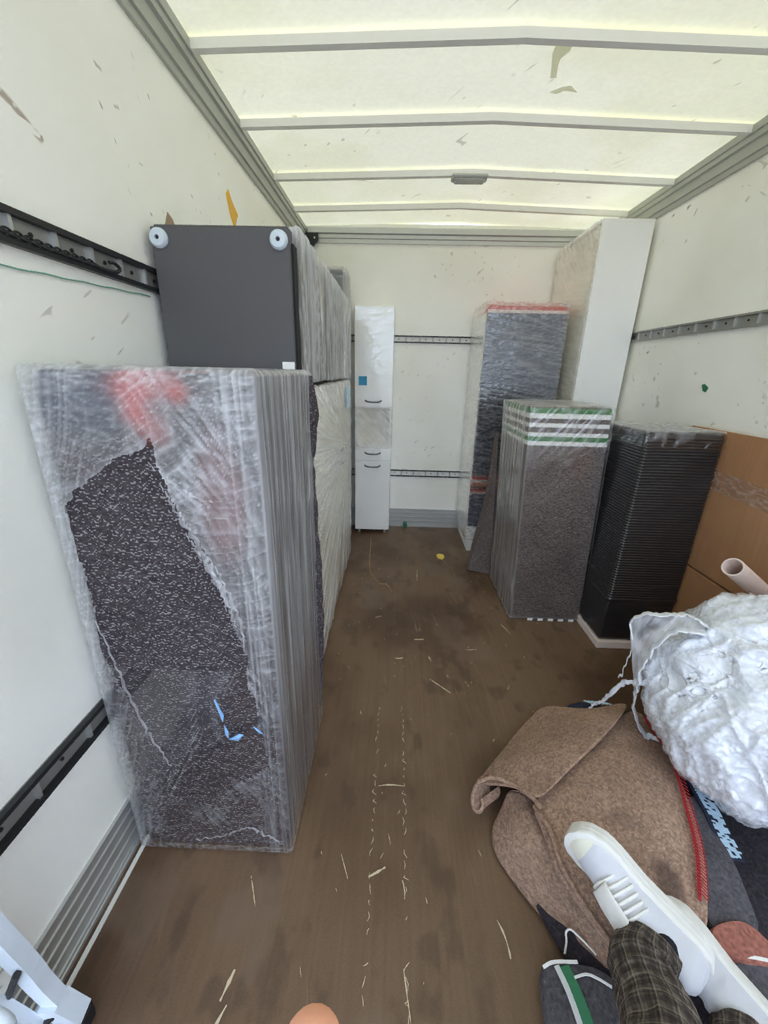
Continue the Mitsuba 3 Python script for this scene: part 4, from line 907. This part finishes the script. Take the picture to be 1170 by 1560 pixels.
for fx, ln_ in ((.010, .045), (-.012, .042), (-.034, .034)):
    hand = hand+finger(pc+[fx, .005, 0], pc+[fx-.002, ln_, .006], pc+[fx-.002, ln_+.012, -.018], pc+[fx, ln_-.012, -.034], .0092, .0075)
hand = hand+finger(pc+[.034, -.03, -.01], pc+[.058, -.005, .008], pc+[.062, .02, .018], pc+[.058, .038, .022], .011, .0085)
hand = hand+hull_chain([pc+[0, -.055, -.04], pc+[.0, -.12, -.085], pc+[.05, -.26, -.20]], [.026, .027, .037])
add('hand', to_tm(hand, .004, 8), 'skin', t, smooth=True, label='hand with one fingertip in view')
# ---------------------------------------------------------------- white folding frame at the lower left
t = thing('folding_stand', 'white metal folding frame with black rods standing at the lower left corner', 'folding frame')
mat('white_powder', pr(srgb(214, 224, 234), .35))
def bar(pts, w_, d_):
    c = np.asarray(pts, float); out = []
    for a, b_ in zip(c[:-1], c[1:]):
        tv = (b_-a)/np.linalg.norm(b_-a); s1 = np.cross(tv, [0, 1, 0]); s1 /= np.linalg.norm(s1); s2 = np.cross(tv, s1)
        v = [p+s1*i_*w_+s2*j_*d_ for p in (a-tv*.004, b_+tv*.004) for i_ in (-1, 1) for j_ in (-1, 1)]; out.append(m3.Manifold.hull_points(np.array(v)))
    o = out[0]
    for x in out[1:]: o = o+x
    return to_tm(o)
add('leg', bar(curve([(-.625, .34, .62), (-.612, .36, .42), (-.607, .375, .28), (-.612, .385, .2), (-.603, .40, .06)], 3), .017, .012), 'white_powder', t, smooth=30)
add('foot', bar([(-.613, .39, .13), (-.596, .402, .055)], .022, .017), 'white_powder', t)
add('leg', bar(curve([(-.655, .28, .55), (-.643, .32, .33), (-.642, .345, .22), (-.642, .37, .08)], 3), .014, .012), 'white_powder', t, smooth=30)
add('rod', tube([(-.643, .355, .215), (-.598, .355, .305)], .006, 10), 'black_paint', t); add('rod', tube([(-.648, .375, .06), (-.60, .385, .11)], .007, 10), 'black_paint', t)
add('rubber_foot', box(-.64, -.575, .385, .425, 0, .05, .008), 'black_rubber', t)
ring = tube([(-.575+.035*math.cos(a), .29, .345+.035*math.sin(a)) for a in np.linspace(0, 2*np.pi, 28)], .009, 10); add('grip_ring', ring, 'white_powder', t, smooth=40)

# ---------------------------------------------------------------- litter on the floor
def flat_bit(x, y, ang, L_, w_, m_, name, label, cat, group=None):
    n_ = max(int(L_/.008), 3); u_ = np.linspace(-.5, .5, n_); b_ = .12*L_*rng.normal()
    c = np.column_stack([x+L_*u_*math.cos(ang)-b_*(u_*u_*4-.3)*math.sin(ang)*.3, y+L_*u_*math.sin(ang)+b_*(u_*u_*4-.3)*math.cos(ang)*.3, np.full(n_, .0006)])
    return single(name, ribbon(c, .55*w_*(.6+.4*np.cos(u_*2.6)+.5*rng.normal(size=n_).clip(-1, 1)), .0012), m_, label, cat, group)
single('straw_string', tube(curve([(-.166, 2.954, .003), (-.158, 2.78, .003), (-.153, 2.595, .003), (-.140, 2.42, .003), (-.114, 2.324, .003), (-.085, 2.26, .003), (-.059, 2.225, .003), (-.02, 2.215, .003), (.012, 2.134, .003)], 6), .0022, 6), 'straw_tan', 'long curling tan string on the floor in front of the kitchen cabinet', 'string')
single('straw_string', tube(curve([(.364, 2.63, .003), (.39, 2.52, .003), (.42, 2.45, .003), (.425, 2.36, .003)], 6), .0013, 6), 'straw_tan', 'thin tan string trailing from the yellow paper scrap on the floor', 'string')
scrap('paper_scrap', [(.335, 2.62, .001), (.365, 2.60, .001), (.385, 2.63, .001), (.38, 2.67, .001), (.35, 2.68, .001), (.33, 2.66, .001)], 'yellow_paper', 'crumpled yellow paper scrap on the floor in the middle of the aisle', 'paper', (0, 0, 1), .012)
B_ = [(.175, 2.36, 1.5, .15, .003), (.225, 1.375, -.75, .11, .0028), (-.06, 1.867, .5, .035, .0035), (.155, 1.685, .1, .05, .0032), (.052, 1.54, .1, .04, .0035), (.195, 1.548, -1.3, .04, .0035), (.40, 1.62, .1, .06, .0025), (.025, .93, .02, .085, .0028), (-.012, .69, .5, .05, .004), (-.325, .47, 1.3, .05, .0055), (-.322, .425, 1.2, .035, .006), (.297, .57, -1.35, .07, .0032), (.063, .47, -1.4, .08, .002), (-.326, .637, -1.1, .07, .0018), (.612, 1.80, 1.9, .09, .002), (.06, .655, -1.45, .04, .0016)]
SAY = ['upright pale straw on the floor just in front of the yellow paper scrap', 'long slanting straw on the floor midway to the brown blanket',
 'small straw near the wrapped sideboard, left of the aisle middle', 'short straw lying crosswise in the middle of the aisle', 'short crosswise straw in line with the rear of the front cabinet',
 'short upright straw left of the long slanting one', 'crosswise straw in the aisle in front of the striped box', 'long crosswise straw level with the curled corner of the brown blanket',
 'slanting pale chip in the aisle beside the front cabinet foot', 'upper of two thick pale splinters at the lower left of the floor', 'lower of two thick pale splinters at the bottom left of the floor',
 'longish upright splinter left of the dark navy blanket', 'thin upright sliver at the bottom middle of the floor', 'thin straw just below the bottom edge of the front cabinet',
 'thin straw at the front left foot of the striped box', 'thin sliver below the slanting pale chip in the aisle']
for (x, y, an, L_, w_), say in zip(B_, SAY):
    flat_bit(x, y, an, L_, w_, 'straw_pale', 'straw', say, 'straw', 'straw fragments on the floor')
fl = []
for k_ in range(120):
    x, y = rng.uniform(-.25, .85), rng.uniform(.42, 2.9); an = rng.uniform(-.5, .5)+1.5; L_ = rng.exponential(.004)+.002; w_ = rng.uniform(.0006, .0012)
    fl.append(ribbon([(x-L_*math.cos(an), y-L_*math.sin(an), .0003), (x, y, .0003), (x+L_*math.cos(an), y+L_*math.sin(an), .0003)], [w_*.5, w_, w_*.4], .0006))
for xs in (-.03, .065):   # worn lines along the boards
    for y in np.arange(.43, 1.25, .028):
        if rng.random() < .75:
            L_ = rng.uniform(.003, .012); fl.append(ribbon([(xs+.004*rng.normal(), y-L_, .0003), (xs+.003*rng.normal(), y, .0003), (xs+.003*rng.normal(), y+L_, .0003)], [.0004, .0009, .0004], .0006))
add('worn_chips', cat_(fl), 'straw_pale', 'floor', kind='stuff', label='pale chips where the floor paint is worn')
t = thing('floor_bracket', 'small dark green plastic clip by the ribbed kickplate under the back wall', 'clip')
add('clip', box(.095, .125, 3.205, 3.235, 0, .045, .004), 'green_plastic', t); add('tab', box(.125, .14, 3.21, 3.23, .01, .035, .003), 'lamp_plastic', t)

# order: drop nothing; keep only entries with labels of real things
